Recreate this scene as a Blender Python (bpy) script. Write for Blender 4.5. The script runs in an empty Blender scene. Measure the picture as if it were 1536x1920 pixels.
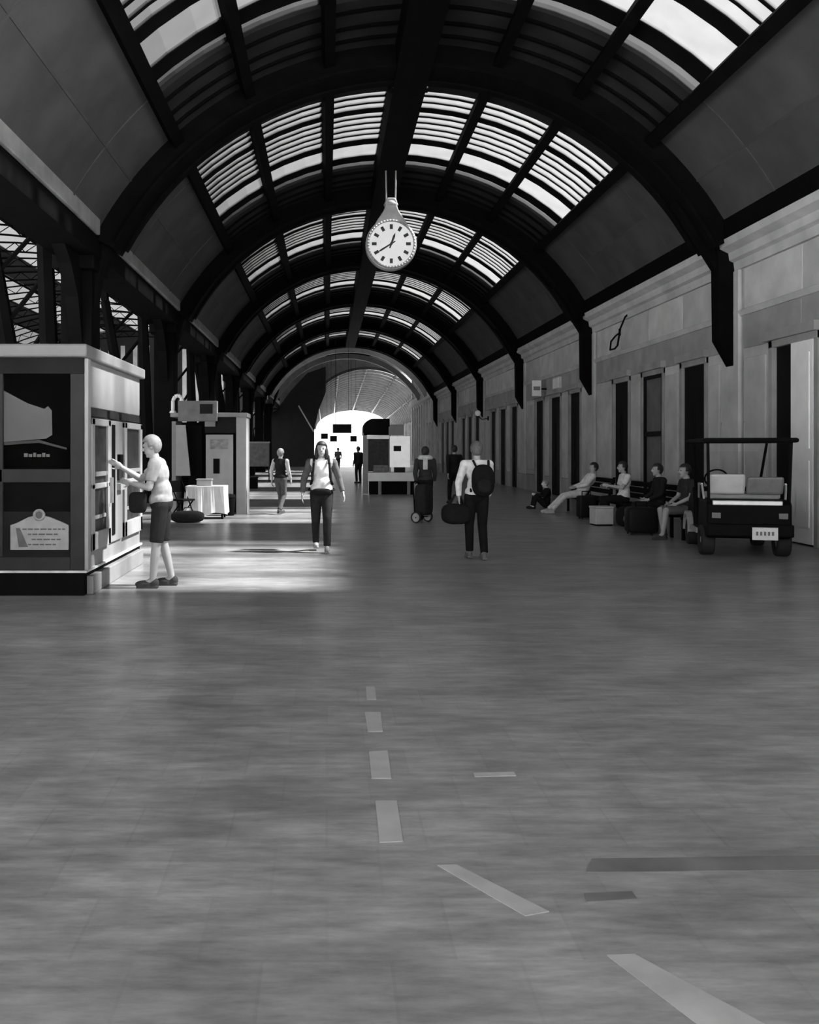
import bpy, bmesh, math, random
from mathutils import Vector, Matrix, Euler
random.seed(7)
R_ = math.radians
scene = bpy.context.scene
col = scene.collection

# ------------------------------------------------------------------ camera
F, VX, VY, EYE = 1700.0, 613.0, 843.0, 1.58
cd = bpy.data.cameras.new('camera'); cam = bpy.data.objects.new('camera', cd); col.objects.link(cam)
cam.location = (0, 0, EYE); cam.rotation_euler = (R_(90), 0, 0)
cd.sensor_fit = 'AUTO'; cd.sensor_width = 36; cd.lens = F / 1920 * 36
cd.shift_x = (768 - VX) / 1920; cd.shift_y = (VY - 960) / 1920
cd.clip_end = 600
scene.camera = cam
# ------------------------------------------------------------------ sky, sun, exposure
w = bpy.data.worlds.new('World'); scene.world = w; w.use_nodes = True
w.node_tree.nodes['Background'].inputs[0].default_value = (1, 1, 1, 1)
w.node_tree.nodes['Background'].inputs[1].default_value = 1.05
sd = bpy.data.lights.new('sun', 'SUN'); sun = bpy.data.objects.new('sun', sd); col.objects.link(sun)
sd.energy = 110.0; sd.angle = R_(4)
sun.rotation_euler = Vector((-0.63, 0.01, -0.77)).to_track_quat('-Z', 'Y').to_euler()
sun.location = (30, 10, 40)
vs = scene.view_settings
vs.view_transform = 'Standard'; vs.look = 'None'; vs.gamma = 1.0; vs.use_curve_mapping = False
vs.exposure = 1.2

# ------------------------------------------------------------------ materials
MATS = {}
def mat(name, g, rough=.6, var=.25, scale=6.0, metal=0.0, bump=0.0, spec=.4, emit=0.0, detail=4):
    if name in MATS: return MATS[name]
    m = bpy.data.materials.new(name); m.use_nodes = True
    nt = m.node_tree; b = nt.nodes['Principled BSDF']
    b.inputs['Roughness'].default_value = rough; b.inputs['Metallic'].default_value = metal
    b.inputs['Specular IOR Level'].default_value = spec
    tc = nt.nodes.new('ShaderNodeTexCoord'); n = nt.nodes.new('ShaderNodeTexNoise')
    n.inputs['Scale'].default_value = scale; n.inputs['Detail'].default_value = detail
    nt.links.new(tc.outputs['Object'], n.inputs['Vector'])
    r = nt.nodes.new('ShaderNodeValToRGB')
    lo, hi = g * (1 - var), g * (1 + var)
    r.color_ramp.elements[0].position = .3; r.color_ramp.elements[1].position = .7
    r.color_ramp.elements[0].color = (lo, lo, lo, 1); r.color_ramp.elements[1].color = (hi, hi, hi, 1)
    nt.links.new(n.outputs['Fac'], r.inputs['Fac']); nt.links.new(r.outputs['Color'], b.inputs['Base Color'])
    if bump:
        bp = nt.nodes.new('ShaderNodeBump'); bp.inputs['Strength'].default_value = bump
        nt.links.new(n.outputs['Fac'], bp.inputs['Height']); nt.links.new(bp.outputs['Normal'], b.inputs['Normal'])
    if emit:
        nt.links.new(r.outputs['Color'], b.inputs['Emission Color']); b.inputs['Emission Strength'].default_value = emit
    MATS[name] = m; return m
def glassmat(name, through, dif, tint=.6, gloss=0.0):
    """dirty glazing: partly clear, partly diffusing"""
    if name in MATS: return MATS[name]
    m = bpy.data.materials.new(name); m.use_nodes = True; nt = m.node_tree
    for n in list(nt.nodes):
        if n.type != 'OUTPUT_MATERIAL': nt.nodes.remove(n)
    out = [n for n in nt.nodes if n.type == 'OUTPUT_MATERIAL'][0]
    t = nt.nodes.new('ShaderNodeBsdfTransparent'); t.inputs[0].default_value = (through,) * 3 + (1,)
    d = nt.nodes.new('ShaderNodeBsdfTranslucent')
    tc = nt.nodes.new('ShaderNodeTexCoord'); n = nt.nodes.new('ShaderNodeTexNoise'); n.inputs['Scale'].default_value = 2.5
    nt.links.new(tc.outputs['Object'], n.inputs['Vector'])
    r = nt.nodes.new('ShaderNodeValToRGB')
    r.color_ramp.elements[0].color = (tint * .75,) * 3 + (1,); r.color_ramp.elements[1].color = (min(1, tint * 1.25),) * 3 + (1,)
    nt.links.new(n.outputs['Fac'], r.inputs['Fac']); nt.links.new(r.outputs['Color'], d.inputs[0])
    mx = nt.nodes.new('ShaderNodeMixShader'); mx.inputs[0].default_value = dif
    nt.links.new(t.outputs[0], mx.inputs[1]); nt.links.new(d.outputs[0], mx.inputs[2])
    last = mx
    if gloss:
        g = nt.nodes.new('ShaderNodeBsdfGlossy'); g.inputs['Roughness'].default_value = .05
        m2 = nt.nodes.new('ShaderNodeMixShader'); m2.inputs[0].default_value = gloss
        nt.links.new(mx.outputs[0], m2.inputs[1]); nt.links.new(g.outputs[0], m2.inputs[2]); last = m2
    nt.links.new(last.outputs[0], out.inputs[0]); MATS[name] = m; return m

IRON = mat('black_iron', .003, .8, .3, 3, spec=.03)
IRON2 = mat('dark_riveted_steel', .004, .8, .3, 2, spec=.04)
PANEL = mat('soot_dark_vault_boards', .05, .8, .2, 1.2, spec=.1)
SOFFIT = mat('dark_soffit_boards', .018, .8, .3, 2.0, spec=.1)
STONE = mat('grey_limestone', .40, .75, .18, 1.6, bump=.08)
STONE2 = mat('grey_limestone_light', .47, .75, .16, 1.9, bump=.08)
STONE3 = mat('grey_limestone_dark', .27, .75, .2, 1.6, bump=.08)
STONE4 = mat('pale_plaster_wall', .62, .75, .12, 1.6)
BLACKDOOR = mat('black_door_and_room_shade', .006, .6, .3, 3, spec=.08)  # black doors, and the sheet standing for an unlit room
GREYDOOR = mat('grey_painted_door', .11, .6, .2, 3)
WHITEDOOR = mat('white_painted_door', .80, .5, .06, 3)
GLASS = glassmat('dirty_skylight_glass', .34, .2, .07)
GLASS2 = glassmat('dim_skylight_glass', .24, .2, .03)  # last pane of each skylight, passes less than the rest
SHEDGLASS = glassmat('sooty_shed_glazing', .25, .35, .06)
FARGLASS = glassmat('milky_far_vault_glazing', .04, .5, .06)
WINGLASS = glassmat('display_glass', .96, .0, .3)
def floor_mat():
    m = bpy.data.materials.new('polished_grey_floor_tiles'); m.use_nodes = True; nt = m.node_tree; b = nt.nodes['Principled BSDF']
    tc = nt.nodes.new('ShaderNodeTexCoord')
    br = nt.nodes.new('ShaderNodeTexBrick'); br.inputs['Scale'].default_value = 1.0
    br.inputs['Brick Width'].default_value = .40; br.inputs['Row Height'].default_value = .40
    br.inputs['Mortar Size'].default_value = .006; br.inputs['Bias'].default_value = 0
    br.inputs['Color1'].default_value = (.29,) * 3 + (1,); br.inputs['Color2'].default_value = (.325,) * 3 + (1,); br.inputs['Mortar'].default_value = (.285,) * 3 + (1,)
    nt.links.new(tc.outputs['Object'], br.inputs['Vector'])
    n = nt.nodes.new('ShaderNodeTexNoise'); n.inputs['Scale'].default_value = 1.6; n.inputs['Detail'].default_value = 8; n.inputs['Roughness'].default_value = .65
    mp = nt.nodes.new('ShaderNodeMapping'); mp.inputs['Scale'].default_value = (.6, 1.3, 1)
    nt.links.new(tc.outputs['Object'], mp.inputs['Vector']); nt.links.new(mp.outputs[0], n.inputs['Vector'])
    r = nt.nodes.new('ShaderNodeValToRGB')
    r.color_ramp.elements[0].position = .33; r.color_ramp.elements[1].position = .68
    r.color_ramp.elements[0].color = (.62,) * 3 + (1,); r.color_ramp.elements[1].color = (1.15,) * 3 + (1,)
    nt.links.new(n.outputs['Fac'], r.inputs['Fac'])
    mx = nt.nodes.new('ShaderNodeMix'); mx.data_type = 'RGBA'; mx.blend_type = 'MULTIPLY'; mx.inputs[0].default_value = 1
    nt.links.new(br.outputs['Color'], mx.inputs[6]); nt.links.new(r.outputs['Color'], mx.inputs[7]); nt.links.new(mx.outputs[2], b.inputs['Base Color'])
    n2 = nt.nodes.new('ShaderNodeTexNoise'); n2.inputs['Scale'].default_value = 9; n2.inputs['Detail'].default_value = 6; n2.inputs['Roughness'].default_value = .7
    mp2 = nt.nodes.new('ShaderNodeMapping'); mp2.inputs['Scale'].default_value = (.35, 1.6, 1)
    nt.links.new(tc.outputs['Object'], mp2.inputs['Vector']); nt.links.new(mp2.outputs[0], n2.inputs['Vector'])
    r2 = nt.nodes.new('ShaderNodeValToRGB'); r2.color_ramp.elements[0].position = .3; r2.color_ramp.elements[1].position = .7
    r2.color_ramp.elements[0].color = (.58,) * 3 + (1,); r2.color_ramp.elements[1].color = (1.12,) * 3 + (1,)
    mx2 = nt.nodes.new('ShaderNodeMix'); mx2.data_type = 'RGBA'; mx2.blend_type = 'MULTIPLY'; mx2.inputs[0].default_value = 1
    nt.links.new(n2.outputs['Fac'], r2.inputs['Fac']); nt.links.new(mx.outputs[2], mx2.inputs[6]); nt.links.new(r2.outputs['Color'], mx2.inputs[7]); nt.links.new(mx2.outputs[2], b.inputs['Base Color'])
    mr = nt.nodes.new('ShaderNodeMapRange'); mr.inputs[3].default_value = .36; mr.inputs[4].default_value = .24
    nt.links.new(n.outputs['Fac'], mr.inputs[0]); nt.links.new(mr.outputs[0], b.inputs['Roughness'])
    b.inputs['Specular IOR Level'].default_value = .45
    bp = nt.nodes.new('ShaderNodeBump'); bp.inputs['Strength'].default_value = .04; bp.inputs['Distance'].default_value = .02
    nt.links.new(n.outputs['Fac'], bp.inputs['Height']); nt.links.new(bp.outputs[0], b.inputs['Normal'])
    return m
FLOOR = floor_mat()

# ------------------------------------------------------------------ mesh helpers
class MB:
    def __init__(s): s.v = []; s.f = []
    def add(s, vs_, fs):
        o = len(s.v); s.v += [tuple(p) for p in vs_]; s.f += [tuple(i + o for i in f) for f in fs]; return s
    def box(s, x0, x1, y0, y1, z0, z1, M=None):
        P = [Vector(p) for p in ((x0,y0,z0),(x1,y0,z0),(x1,y1,z0),(x0,y1,z0),(x0,y0,z1),(x1,y0,z1),(x1,y1,z1),(x0,y1,z1))]
        if M: P = [M @ p for p in P]
        return s.add(P, [(0,3,2,1),(4,5,6,7),(0,1,5,4),(1,2,6,5),(2,3,7,6),(3,0,4,7)])
    def cone(s, p0, r0, p1, r1, n=12, cap=True):
        p0, p1 = Vector(p0), Vector(p1); d = (p1 - p0); q = d.to_track_quat('Z', 'Y')
        P = []
        for p, r in ((p0, r0), (p1, r1)):
            for i in range(n):
                a = 2 * math.pi * i / n; P.append(p + q @ Vector((r * math.cos(a), r * math.sin(a), 0)))
        Fs = [(i, (i + 1) % n, n + (i + 1) % n, n + i) for i in range(n)]
        if cap: Fs += [tuple(range(n - 1, -1, -1)), tuple(range(n, 2 * n))]
        return s.add(P, Fs)
    def tube(s, pts, r, n=8):
        for a, b in zip(pts[:-1], pts[1:]): s.cone(a, r, b, r, n)
        return s
    def prism(s, poly, axis, a, b):
        """polygon of (u,v) extruded along axis: 'x'->(y,z) 'y'->(x,z) 'z'->(x,y)"""
        n = len(poly)
        def mk(u, v, t): return {'x': (t, u, v), 'y': (u, t, v), 'z': (u, v, t)}[axis]
        P = [mk(u, v, a) for u, v in poly] + [mk(u, v, b) for u, v in poly]
        return s.add(P, [tuple(range(n)), tuple(range(2 * n - 1, n - 1, -1))] + [(i, i + n, (i + 1) % n + n, (i + 1) % n) for i in range(n)])
    def ellip(s, c, r, nu=16, nv=10, M=None):
        c = Vector(c); P = []; Fs = []
        for j in range(nv + 1):
            t = math.pi * j / nv
            for i in range(nu):
                a = 2 * math.pi * i / nu
                p = Vector((r[0] * math.sin(t) * math.cos(a), r[1] * math.sin(t) * math.sin(a), r[2] * math.cos(t)))
                P.append(c + (M @ p if M else p))
        for j in range(nv):
            for i in range(nu):
                Fs.append((j * nu + i, (j + 1) * nu + i, (j + 1) * nu + (i + 1) % nu, j * nu + (i + 1) % nu))
        return s.add(P, Fs)
    def capsule(s, p0, r0, p1, r1, n=12):
        s.ellip(p0, (r0,) * 3, n, 8); s.ellip(p1, (r1,) * 3, n, 8); return s.cone(p0, r0, p1, r1, n)
    def lathe(s, prof, n=24, c=(0, 0, 0)):
        P = []; Fs = []
        for r, z in prof:
            for i in range(n):
                a = 2 * math.pi * i / n; P.append((c[0] + r * math.cos(a), c[1] + r * math.sin(a), c[2] + z))
        m = len(prof)
        for j in range(m - 1):
            for i in range(n): Fs.append((j * n + i, j * n + (i + 1) % n, (j + 1) * n + (i + 1) % n, (j + 1) * n + i))
        Fs += [tuple(range(n - 1, -1, -1)), tuple(range((m - 1) * n, m * n))]
        return s.add(P, Fs)
    def sector(s, th0, th1, r0, r1, y0, y1, n=6):
        """piece of a ring about the Y axis, angle from +Z towards +X"""
        P = []
        for i in range(n + 1):
            t = th0 + (th1 - th0) * i / n; sn, cs = math.sin(t), math.cos(t)
            for r in (r0, r1):
                for y in (y0, y1): P.append((r * sn, y, r * cs))
        Fs = []
        for i in range(n):
            a, b = i * 4, i * 4 + 4
            Fs += [(a, b, b + 1, a + 1), (a + 2, a + 3, b + 3, b + 2), (a, a + 2, b + 2, b), (a + 1, b + 1, b + 3, a + 3)]
        e = n * 4; Fs += [(0, 1, 3, 2), (e, e + 2, e + 3, e + 1)]
        return s.add(P, Fs)
    def mesh(s, name, m):
        me = bpy.data.meshes.new(name); me.from_pydata(s.v, [], s.f)
        bm = bmesh.new(); bm.from_mesh(me); bmesh.ops.recalc_face_normals(bm, faces=bm.faces); bm.to_mesh(me); bm.free()
        me.materials.append(m); return me
    def build(s, name, m, parent=None, loc=(0, 0, 0), rot=(0, 0, 0), smooth=False, bevel=0.0):
        me = s.mesh(name, m)
        if smooth:
            for p in me.polygons: p.use_smooth = True
        o = link(name, me, parent, loc, rot)
        if bevel:
            bv = o.modifiers.new('bevel', 'BEVEL'); bv.width = bevel; bv.segments = 2; bv.limit_method = 'ANGLE'
        return o
def link(name, data, parent=None, loc=(0, 0, 0), rot=(0, 0, 0)):
    o = bpy.data.objects.new(name, data); col.objects.link(o); o.parent = parent; o.location = loc; o.rotation_euler = rot
    return o
def tag(o, label, cat, group=None):
    o['label'] = label; o['category'] = cat
    if group: o['group'] = group
    return o
def thing(name, label, cat, loc, rz=0, group=None):
    return tag(link(name, None, None, loc, (0, 0, rz)), label, cat, group)
def struct(name, loc=(0, 0, 0), rot=(0, 0, 0)):
    o = link(name, None, None, loc, rot); o['kind'] = 'structure'; return o
def ground(px, py):
    """floor point seen at that place of the photograph"""
    Y = F * EYE / (py - VY); return ((px - VX) / F * Y, Y)

# ================================================================== STRUCTURE
AX, AZ, RAD = 1.66, 2.44, 6.87
PER = 9.34
PIERS = [8.3 + PER * k for k in range(0, 7)]          # 8.3 ... 64.3
TS = R_(61.4); TW = R_(42)
WALLX, COLX = 7.9, -4.37

# ---- floor
fl = MB().box(-85, 60, -25, 260, -.3, 0).build('floor', FLOOR); fl['kind'] = 'structure'
INLAY = mat('pale_inlay_tile', .36, .4, .15, 5)
DARKTILE = mat('dark_floor_band', .13, .35, .3, 4)
def floor_quad(name, pts, m, h=.003):
    g = [ground(*p) for p in pts]
    MB().prism(g, 'z', -.01, h).build(name, m, fl)
floor_quad('inlay_tile', [(686,1288),(703,1288),(706,1312),(688,1312)], INLAY, .002)
floor_quad('inlay_tile', [(684,1336),(714,1336),(718,1372),(690,1372)], INLAY)
floor_quad('inlay_tile', [(692,1410),(727,1408),(734,1460),(697,1460)], INLAY)
floor_quad('inlay_tile', [(704,1502),(744,1502),(756,1578),(712,1580)], INLAY)
floor_quad('inlay_tile', [(820,1623),(856,1622),(1030,1710),(985,1718)], INLAY)
floor_quad('inlay_tile', [(1138,1792),(1190,1790),(1450,1930),(1320,1930)], INLAY)
floor_quad('inlay_tile', [(888,1450),(964,1448),(968,1455),(890,1457)], INLAY)
floor_quad('dark_band', [(1110,1611),(1536,1605),(1600,1603),(1600,1632),(1536,1632),(1100,1636)], DARKTILE)
floor_quad('dark_band', [(1096,1676),(1185,1672),(1195,1686),(1100,1692)], DARKTILE)

# ---- vault
ceil = struct('ceiling', (AX, 0, AZ))
beam_meshes = {}
for k, P in enumerate(PIERS):
    MB().sector(-TS - .02, TS + .02, RAD - .42, RAD + .25, -.38, .38, 40).build('rib', IRON, ceil, (0, P, 0))
    for s in (-1, 1):
        MB().sector(-TS, TS, RAD - .46, RAD - .40, s * .38 - .1, s * .38 + .1, 40).build('rib_flange', IRON, ceil, (0, P, 0))
def sec_mesh(key, th0, th1, r0, r1, y0, y1, m, n=6):
    if key not in beam_meshes: beam_meshes[key] = MB().sector(th0, th1, r0, r1, y0, y1, n).mesh(key, m)
    return beam_meshes[key]
H14 = R_(14)
for k, P in enumerate(PIERS):
    ylo, yhi = -2.24, 1.9
    if k == 0: ylo = -1.2
    for j in range(6):
        tc_ = (j - 2.5) * H14
        link('vault_panel', sec_mesh('gap%s' % (k == 0), -H14 / 2, H14 / 2, RAD, RAD + .15, ylo, yhi, SOFFIT, 4), ceil, (0, P, 0), (0, tc_, 0))
    # fine joist battens across the soffit
    for yb in (-1.9, -1.3, -.8, .8, 1.3):
        if yb < ylo: continue
        link('batten', sec_mesh('batten', -TW, TW, RAD - .05, RAD + .02, -.035, .035, IRON, 24), ceil, (0, P + yb, 0))
    if k < len(PIERS) - 1:
        for s in (-1, 1):
            for j in range(2):
                a0 = TW + (TS - TW) / 2 * (j + .5)
                link('vault_panel', sec_mesh('low', -(TS - TW) / 4, (TS - TW) / 4, RAD, RAD + .15, 0, PER, PANEL, 4), ceil, (0, P, 0), (0, s * a0, 0))
            link('batten', sec_mesh('lowbat', -.003, .003, RAD - .015, RAD + .05, 0, PER, PANEL, 1), ceil, (0, P, 0), (0, s * (TW + TS) / 2, 0))
            for q in (1, 3):
                link('batten', sec_mesh('crossbat', -(TS - TW) / 2, (TS - TW) / 2, RAD - .015, RAD + .05, -.03, .03, PANEL, 6), ceil, (0, P + PER * q / 4, 0), (0, s * (TW + TS) / 2, 0))
        for j in range(-3, 4):
            if j == 0: me = sec_mesh('midbeam', -.052, .052, RAD - .50, RAD + .1, 0, PER, IRON, 2)
            elif abs(j) == 3: me = sec_mesh('edgebeam', -.017, .017, RAD - .22, RAD + .12, 0, PER, IRON, 2)
            else: me = sec_mesh('beam', -.0145, .0145, RAD - .26, RAD + .1, 0, PER, IRON, 2)
            link('longitudinal_beam', me, ceil, (0, P, 0), (0, j * H14, 0))
# brackets of the ribs down the right wall
for P in PIERS:
    b = MB().prism([(0, 5.9), (-.55, 6.1), (-.42, 5.3), (-.40, 3.7), (-.12, 3.2), (0, 3.2)], 'y', -.16, .16)
    b.build('bracket', IRON, ceil, (WALLX - AX + .06, P, -AZ))
    MB().prism([(-.40, 5.0), (-1.25, 6.35), (-1.15, 6.6), (-.3, 5.5)], 'y', -.10, .10).build('bracket_stay', IRON, ceil, (WALLX - AX + .06, P, -AZ))
# skylights
SLATS = [(.38,.07),(.75,.05),(1.2,.26),(1.62,.06),(2.0,.06),(2.38,.06),(2.76,.05),(3.3,.36),(4.62,.46)]
LEN = 5.2
SECT = [(R_(3.1), R_(13.1)), (R_(14.9), R_(27.1)), (R_(28.9), R_(41.1))]
wn = 0
for k, P in enumerate(PIERS[:-1]):
    for s in (-1, 1):
        for si, (a0, a1) in enumerate(SECT):
            wn += 1
            hw = (a1 - a0) / 2 + .02
            wo = struct('window_%d' % wn, (AX, P + 1.9, AZ), (0, s * (a0 + a1) / 2, 0))
            edges = [0.0]
            for y, t in SLATS:
                link('glazing_bar', sec_mesh('bar%d_%.2f' % (si, t), -hw, hw, RAD + .05, RAD + .11, -t / 2, t / 2, IRON2, 3), wo, (0, y, 0))
                edges += [y - t / 2, y + t / 2]
            edges.append(LEN)
            for q in range(0, len(edges), 2):
                d = edges[q + 1] - edges[q]
                g = GLASS2 if q == len(edges) - 2 else GLASS
                link('pane', sec_mesh('pane%d_%d_%s' % (si, q, g.name), -hw, hw, RAD + .07, RAD + .085, 0, d, g, 3), wo, (0, edges[q], 0))

# ---- unseen slab added to shade the near floor (above and behind the camera)
can = struct('ceiling_added_shade')
MB().box(-5.2, 17, -1.0, 8.5, 6.4, 6.6).build('shade_slab', SOFFIT, can)
for y in (-.6, 1.5, 4.6): MB().box(-5.2, 12.5, y - .12, y + .12, 6.2, 6.4).build('shade_slab_beam', IRON, can)
# ---- right wall
wr = struct('wall_right')
MB().box(WALLX + .5, WALLX + .8, 8.3, 84, 0, 5.95).build('wall_core', STONE3, wr)
DOORS = [(1.3, 2.45), (3.7, 4.95), (6.1, 7.25)]
dn = 0
def door(y0, y1, z1, leafm, kind):
    global dn; dn += 1
    d = struct('door_%d' % dn, (WALLX, 0, 0))
    MB().box(-.02, .34, y0 - .12, y0, 0, z1 + .12).box(-.04, .34, y1, y1 + .12, 0, z1 + .12).box(-.04, .34, y0 - .12, y1 + .12, z1, z1 + .12).build('door_frame', STONE3, d)
    ym = (y0 + y1) / 2
    if kind == 'open':            # one white leaf swung back, black sheet stands for the unlit room
        MB().box(.05, .12, y0, y1, 0, z1).build('room_shade_sheet', BLACKDOOR, d)
        lf = MB().box(-.03, .04, y0, y0 + (y1 - y0) * .52, .03, z1).build('leaf', WHITEDOOR, d)
        MB().box(-.045, -.03, y0 + .1, y0 + .5, .3, 1.4).build('leaf_panel', WHITEDOOR, lf)
        MB().box(-.045, -.03, y0 + .1, y0 + .5, 1.6, z1 - .2).build('leaf_panel', WHITEDOOR, lf)
    elif kind == 'panel':
        MB().box(.05, .12, y0, y1, 0, z1).build('leaf', leafm, d)
        MB().box(-.01, .06, y0, y0 + .07, 0, z1).box(-.01, .06, y1 - .07, y1, 0, z1).box(-.01, .06, y0, y1, z1 - .08, z1).box(-.01, .06, y0, y1, 1.9, 2.02).build('leaf_rails', BLACKDOOR, d)
    else:
        for a, b in ((y0, ym - .01), (ym + .01, y1)):
            lf = MB().box(.03, .09, a, b, 0, z1 - .75).build('leaf', leafm, d)
            MB().box(.015, .035, a + .1, b - .1, .25, 1.0).build('leaf_panel', leafm, lf)
            MB().box(.015, .035, a + .1, b - .1, 1.2, 2.5).build('leaf_panel', leafm, lf)
        MB().box(.03, .09, y0, y1, z1 - .75, z1).build('transom', leafm, d)
    # projecting lintel
    MB().box(-.12, .05, y0 - .2, y1 + .2, z1 + .12, z1 + .28).build('hood', STONE3, d)
rnd = random.Random(3)
CORN = [(.0, 5.02), (-.06, 5.02), (-.08, 5.18), (-.16, 5.22), (-.18, 5.36), (-.34, 5.44), (-.36, 5.58), (.0, 5.58)]
ARCH = [(.0, 4.12), (-.05, 4.12), (-.09, 4.22), (.0, 4.24)]
for k, P in enumerate(PIERS[:-1] + [PIERS[-1], PIERS[-1] + PER]):
    last = k >= len(PIERS) - 1
    ops = [list(o) for o in DOORS]
    kinds = ['dark'] * 3
    if k == 0: ops[2] = [6.38, 7.72]; kinds[2] = 'open'
    if k == 1: kinds[1] = 'panel'
    e = .42
    ys = [e] + [v for o in ops for v in o] + [PER - e]
    for q in range(0, len(ys), 2):            # masonry between the openings, in two courses
        y0, y1 = P + ys[q], P + ys[q + 1]
        i0 = .12 if q > 0 else 0; i1 = .12 if q < len(ys) - 2 else 0
        m = rnd.choice([STONE, STONE, STONE2])
        MB().box(WALLX, WALLX + .5, y0 + i0, y1 - i1, 0, .62).build('stone_block', STONE3, wr, bevel=.012)
        MB().box(WALLX + .015, WALLX + .5, y0 + i0, y1 - i1, .63, 2.1).build('stone_block', m, wr, bevel=.012)
        MB().box(WALLX + .015, WALLX + .5, y0 + i0, y1 - i1, 2.11, 3.5).build('stone_block', rnd.choice([STONE, STONE2]), wr, bevel=.012)
        if y1 - y0 > .8: MB().box(WALLX - .03, WALLX + .02, y0 + i0 + .14, y1 - i1 - .14, .8, 3.3).build('stone_panel', STONE, wr, bevel=.01)
    for o, kd in zip(ops, kinds):
        door(P + o[0] + .0, P + o[1] - .0, 3.38, {'dark': BLACKDOOR, 'panel': GREYDOOR, 'open': WHITEDOOR}[kd], kd)
    nb = 4                                     # frieze and attic slabs
    for q in range(nb):
        a, b = P + e + (PER - 2 * e) * q / nb + .006, P + e + (PER - 2 * e) * (q + 1) / nb - .006
        MB().box(WALLX, WALLX + .5, a, b, 3.5, 4.11).build('frieze_slab', STONE3, wr, bevel=.012)
        MB().box(WALLX + .02, WALLX + .5, a, b, 4.24, 5.02).build('attic_slab', rnd.choice([STONE2, STONE2, STONE]), wr, bevel=.012)
    MB().prism([(WALLX + .02 + u, v) for u, v in ARCH], 'y', P, P + PER).build('string_course', STONE, wr)
    MB().prism([(WALLX + .02 + u, v) for u, v in CORN] + [(WALLX + .5, 5.58), (WALLX + .5, 5.02)], 'y', P, P + PER).build('cornice', STONE, wr)
    MB().box(WALLX + .0, WALLX + .5, P + e, P + PER - e, 4.1, 4.25).build('bed_course', STONE3, wr)
    MB().box(WALLX - .35, WALLX + .8, P, P + PER, 5.58, 5.95).build('coping', IRON if not last else STONE, wr)
    # pilaster at the pier
    MB().box(WALLX - .10, WALLX + .5, P - e, P + e, 0, .62).build('pilaster_base', STONE3, wr, bevel=.015)
    MB().box(WALLX - .06, WALLX + .5, P - e + .05, P + e - .05, .62, 5.02).build('pilaster', STONE, wr, bevel=.02)
    MB().box(WALLX - .0, WALLX + .5, P - e, P + e, .62, 5.02).build('pilaster_backing', STONE3, wr)
    if last:                                   # beyond the vault the wall rises higher
        for q in range(5):
            a = P + PER * q / 5
            MB().box(WALLX, WALLX + .5, a + .01, a + PER / 5 - .01, 5.95, 10.6).build('attic_slab', STONE, wr)
            MB().box(WALLX - .2, WALLX + .02, a + .7, a + 1.15, .6, 10.4).build('pilaster', STONE2, wr)

# ---- left side: dark steel columns and lintels towards the platforms
wl = struct('wall_left')
LINT = mat('grey_painted_lintel', .20, .6, .25, 2)
for k, P in enumerate(PIERS + [PIERS[-1] + PER]):
    if k > 0 or True:
        c = MB().box(-.30, .30, -.32, .32, 0, 5.3).build('column', IRON2, wl, (COLX - .42, P, 0), bevel=.02)
        MB().box(-.42, .42, -.42, .42, 0, .45).build('column_base', IRON2, c, bevel=.03)
        MB().box(-.40, .40, -.55, .55, 5.0, 5.35).build('column_capital', IRON2, c, bevel=.03)
        for s in (-1, 1):
            MB().prism([(s * .3, 5.25), (s * 1.5, 5.25), (s * 1.1, 5.0), (s * .62, 4.45), (s * .3, 3.5)], 'x', -.12, .12).build('knee_bracket', IRON2, c)
        MB().prism([(.3, 5.9), (.95, 6.5), (.75, 5.9), (.42, 5.0), (.3, 4.2)], 'y', -.14, .14).build('knee_bracket', IRON2, c)
    MB().box(COLX - .78, COLX + .02, P, P + PER, 5.25, 5.62).build('lintel', IRON2, wl)
    MB().box(COLX - .70, COLX + .10, P + .55, P + PER - .55, 5.62, 5.95).build('lintel_fascia', LINT, wl, bevel=.02)
    MB().box(COLX - .80, COLX + .04, P, P + PER, 5.62, 6.25).build('gutter', IRON2, wl)

SCREEN = mat('dark_screen_wall', .012, .6, .3, 1.5)
# ---- train shed beyond the columns
shed = struct('train_shed')
SCX, SRX, SRZ, SZ = -41.0, 35.5, 21.0, 6.0
def shed_pt(t, d=0.0):
    return (SCX + (SRX - d) * math.cos(t), SZ + (SRZ - d) * math.sin(t))
NS = 40
for k in range(21):
    Y = PIERS[0] + PER * k
    b = MB()
    for d, hw_ in ((0, .14), (1.1, .14)):
        pts = [shed_pt(math.pi * i / NS, d) for i in range(NS + 1)]
        for (x0, z0), (x1, z1) in zip(pts[:-1], pts[1:]):
            L = math.hypot(x1 - x0, z1 - z0); a = math.atan2(z1 - z0, x1 - x0)
            M = Matrix.Translation((x0, Y, z0)) @ Matrix.Rotation(-a, 4, 'Y')
            b.box(0, L + .02, -.14, .14, -.09, .09, M)
    for i in range(NS):
        A, B = shed_pt(math.pi * i / NS, 0), shed_pt(math.pi * (i + .5) / NS, 1.1); C_ = shed_pt(math.pi * (i + 1) / NS, 0)
        b.cone((A[0], Y, A[1]), .06, (B[0], Y, B[1]), .06, 4); b.cone((B[0], Y, B[1]), .06, (C_[0], Y, C_[1]), .06, 4)
    b.cone((SCX + SRX, Y, SZ), .16, (COLX - .9, Y, 0), .2, 6); b.cone((SCX + SRX - 1.1, Y, SZ), .14, (COLX - 1.2, Y, 0), .2, 6)
    for zz in range(6):
        f0 = zz / 6; f1 = (zz + 1) / 6
        b.cone((SCX + SRX + (COLX - .9 - SCX - SRX) * f0, Y, SZ * (1 - f0)), .05, (SCX + SRX - 1.1 + (COLX - 1.2 - SCX - SRX + 1.1) * f1, Y, SZ * (1 - f1)), .05, 4)
    b.build('lattice_arch', IRON2, shed)
YE = PIERS[0] + PER * 20
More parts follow.
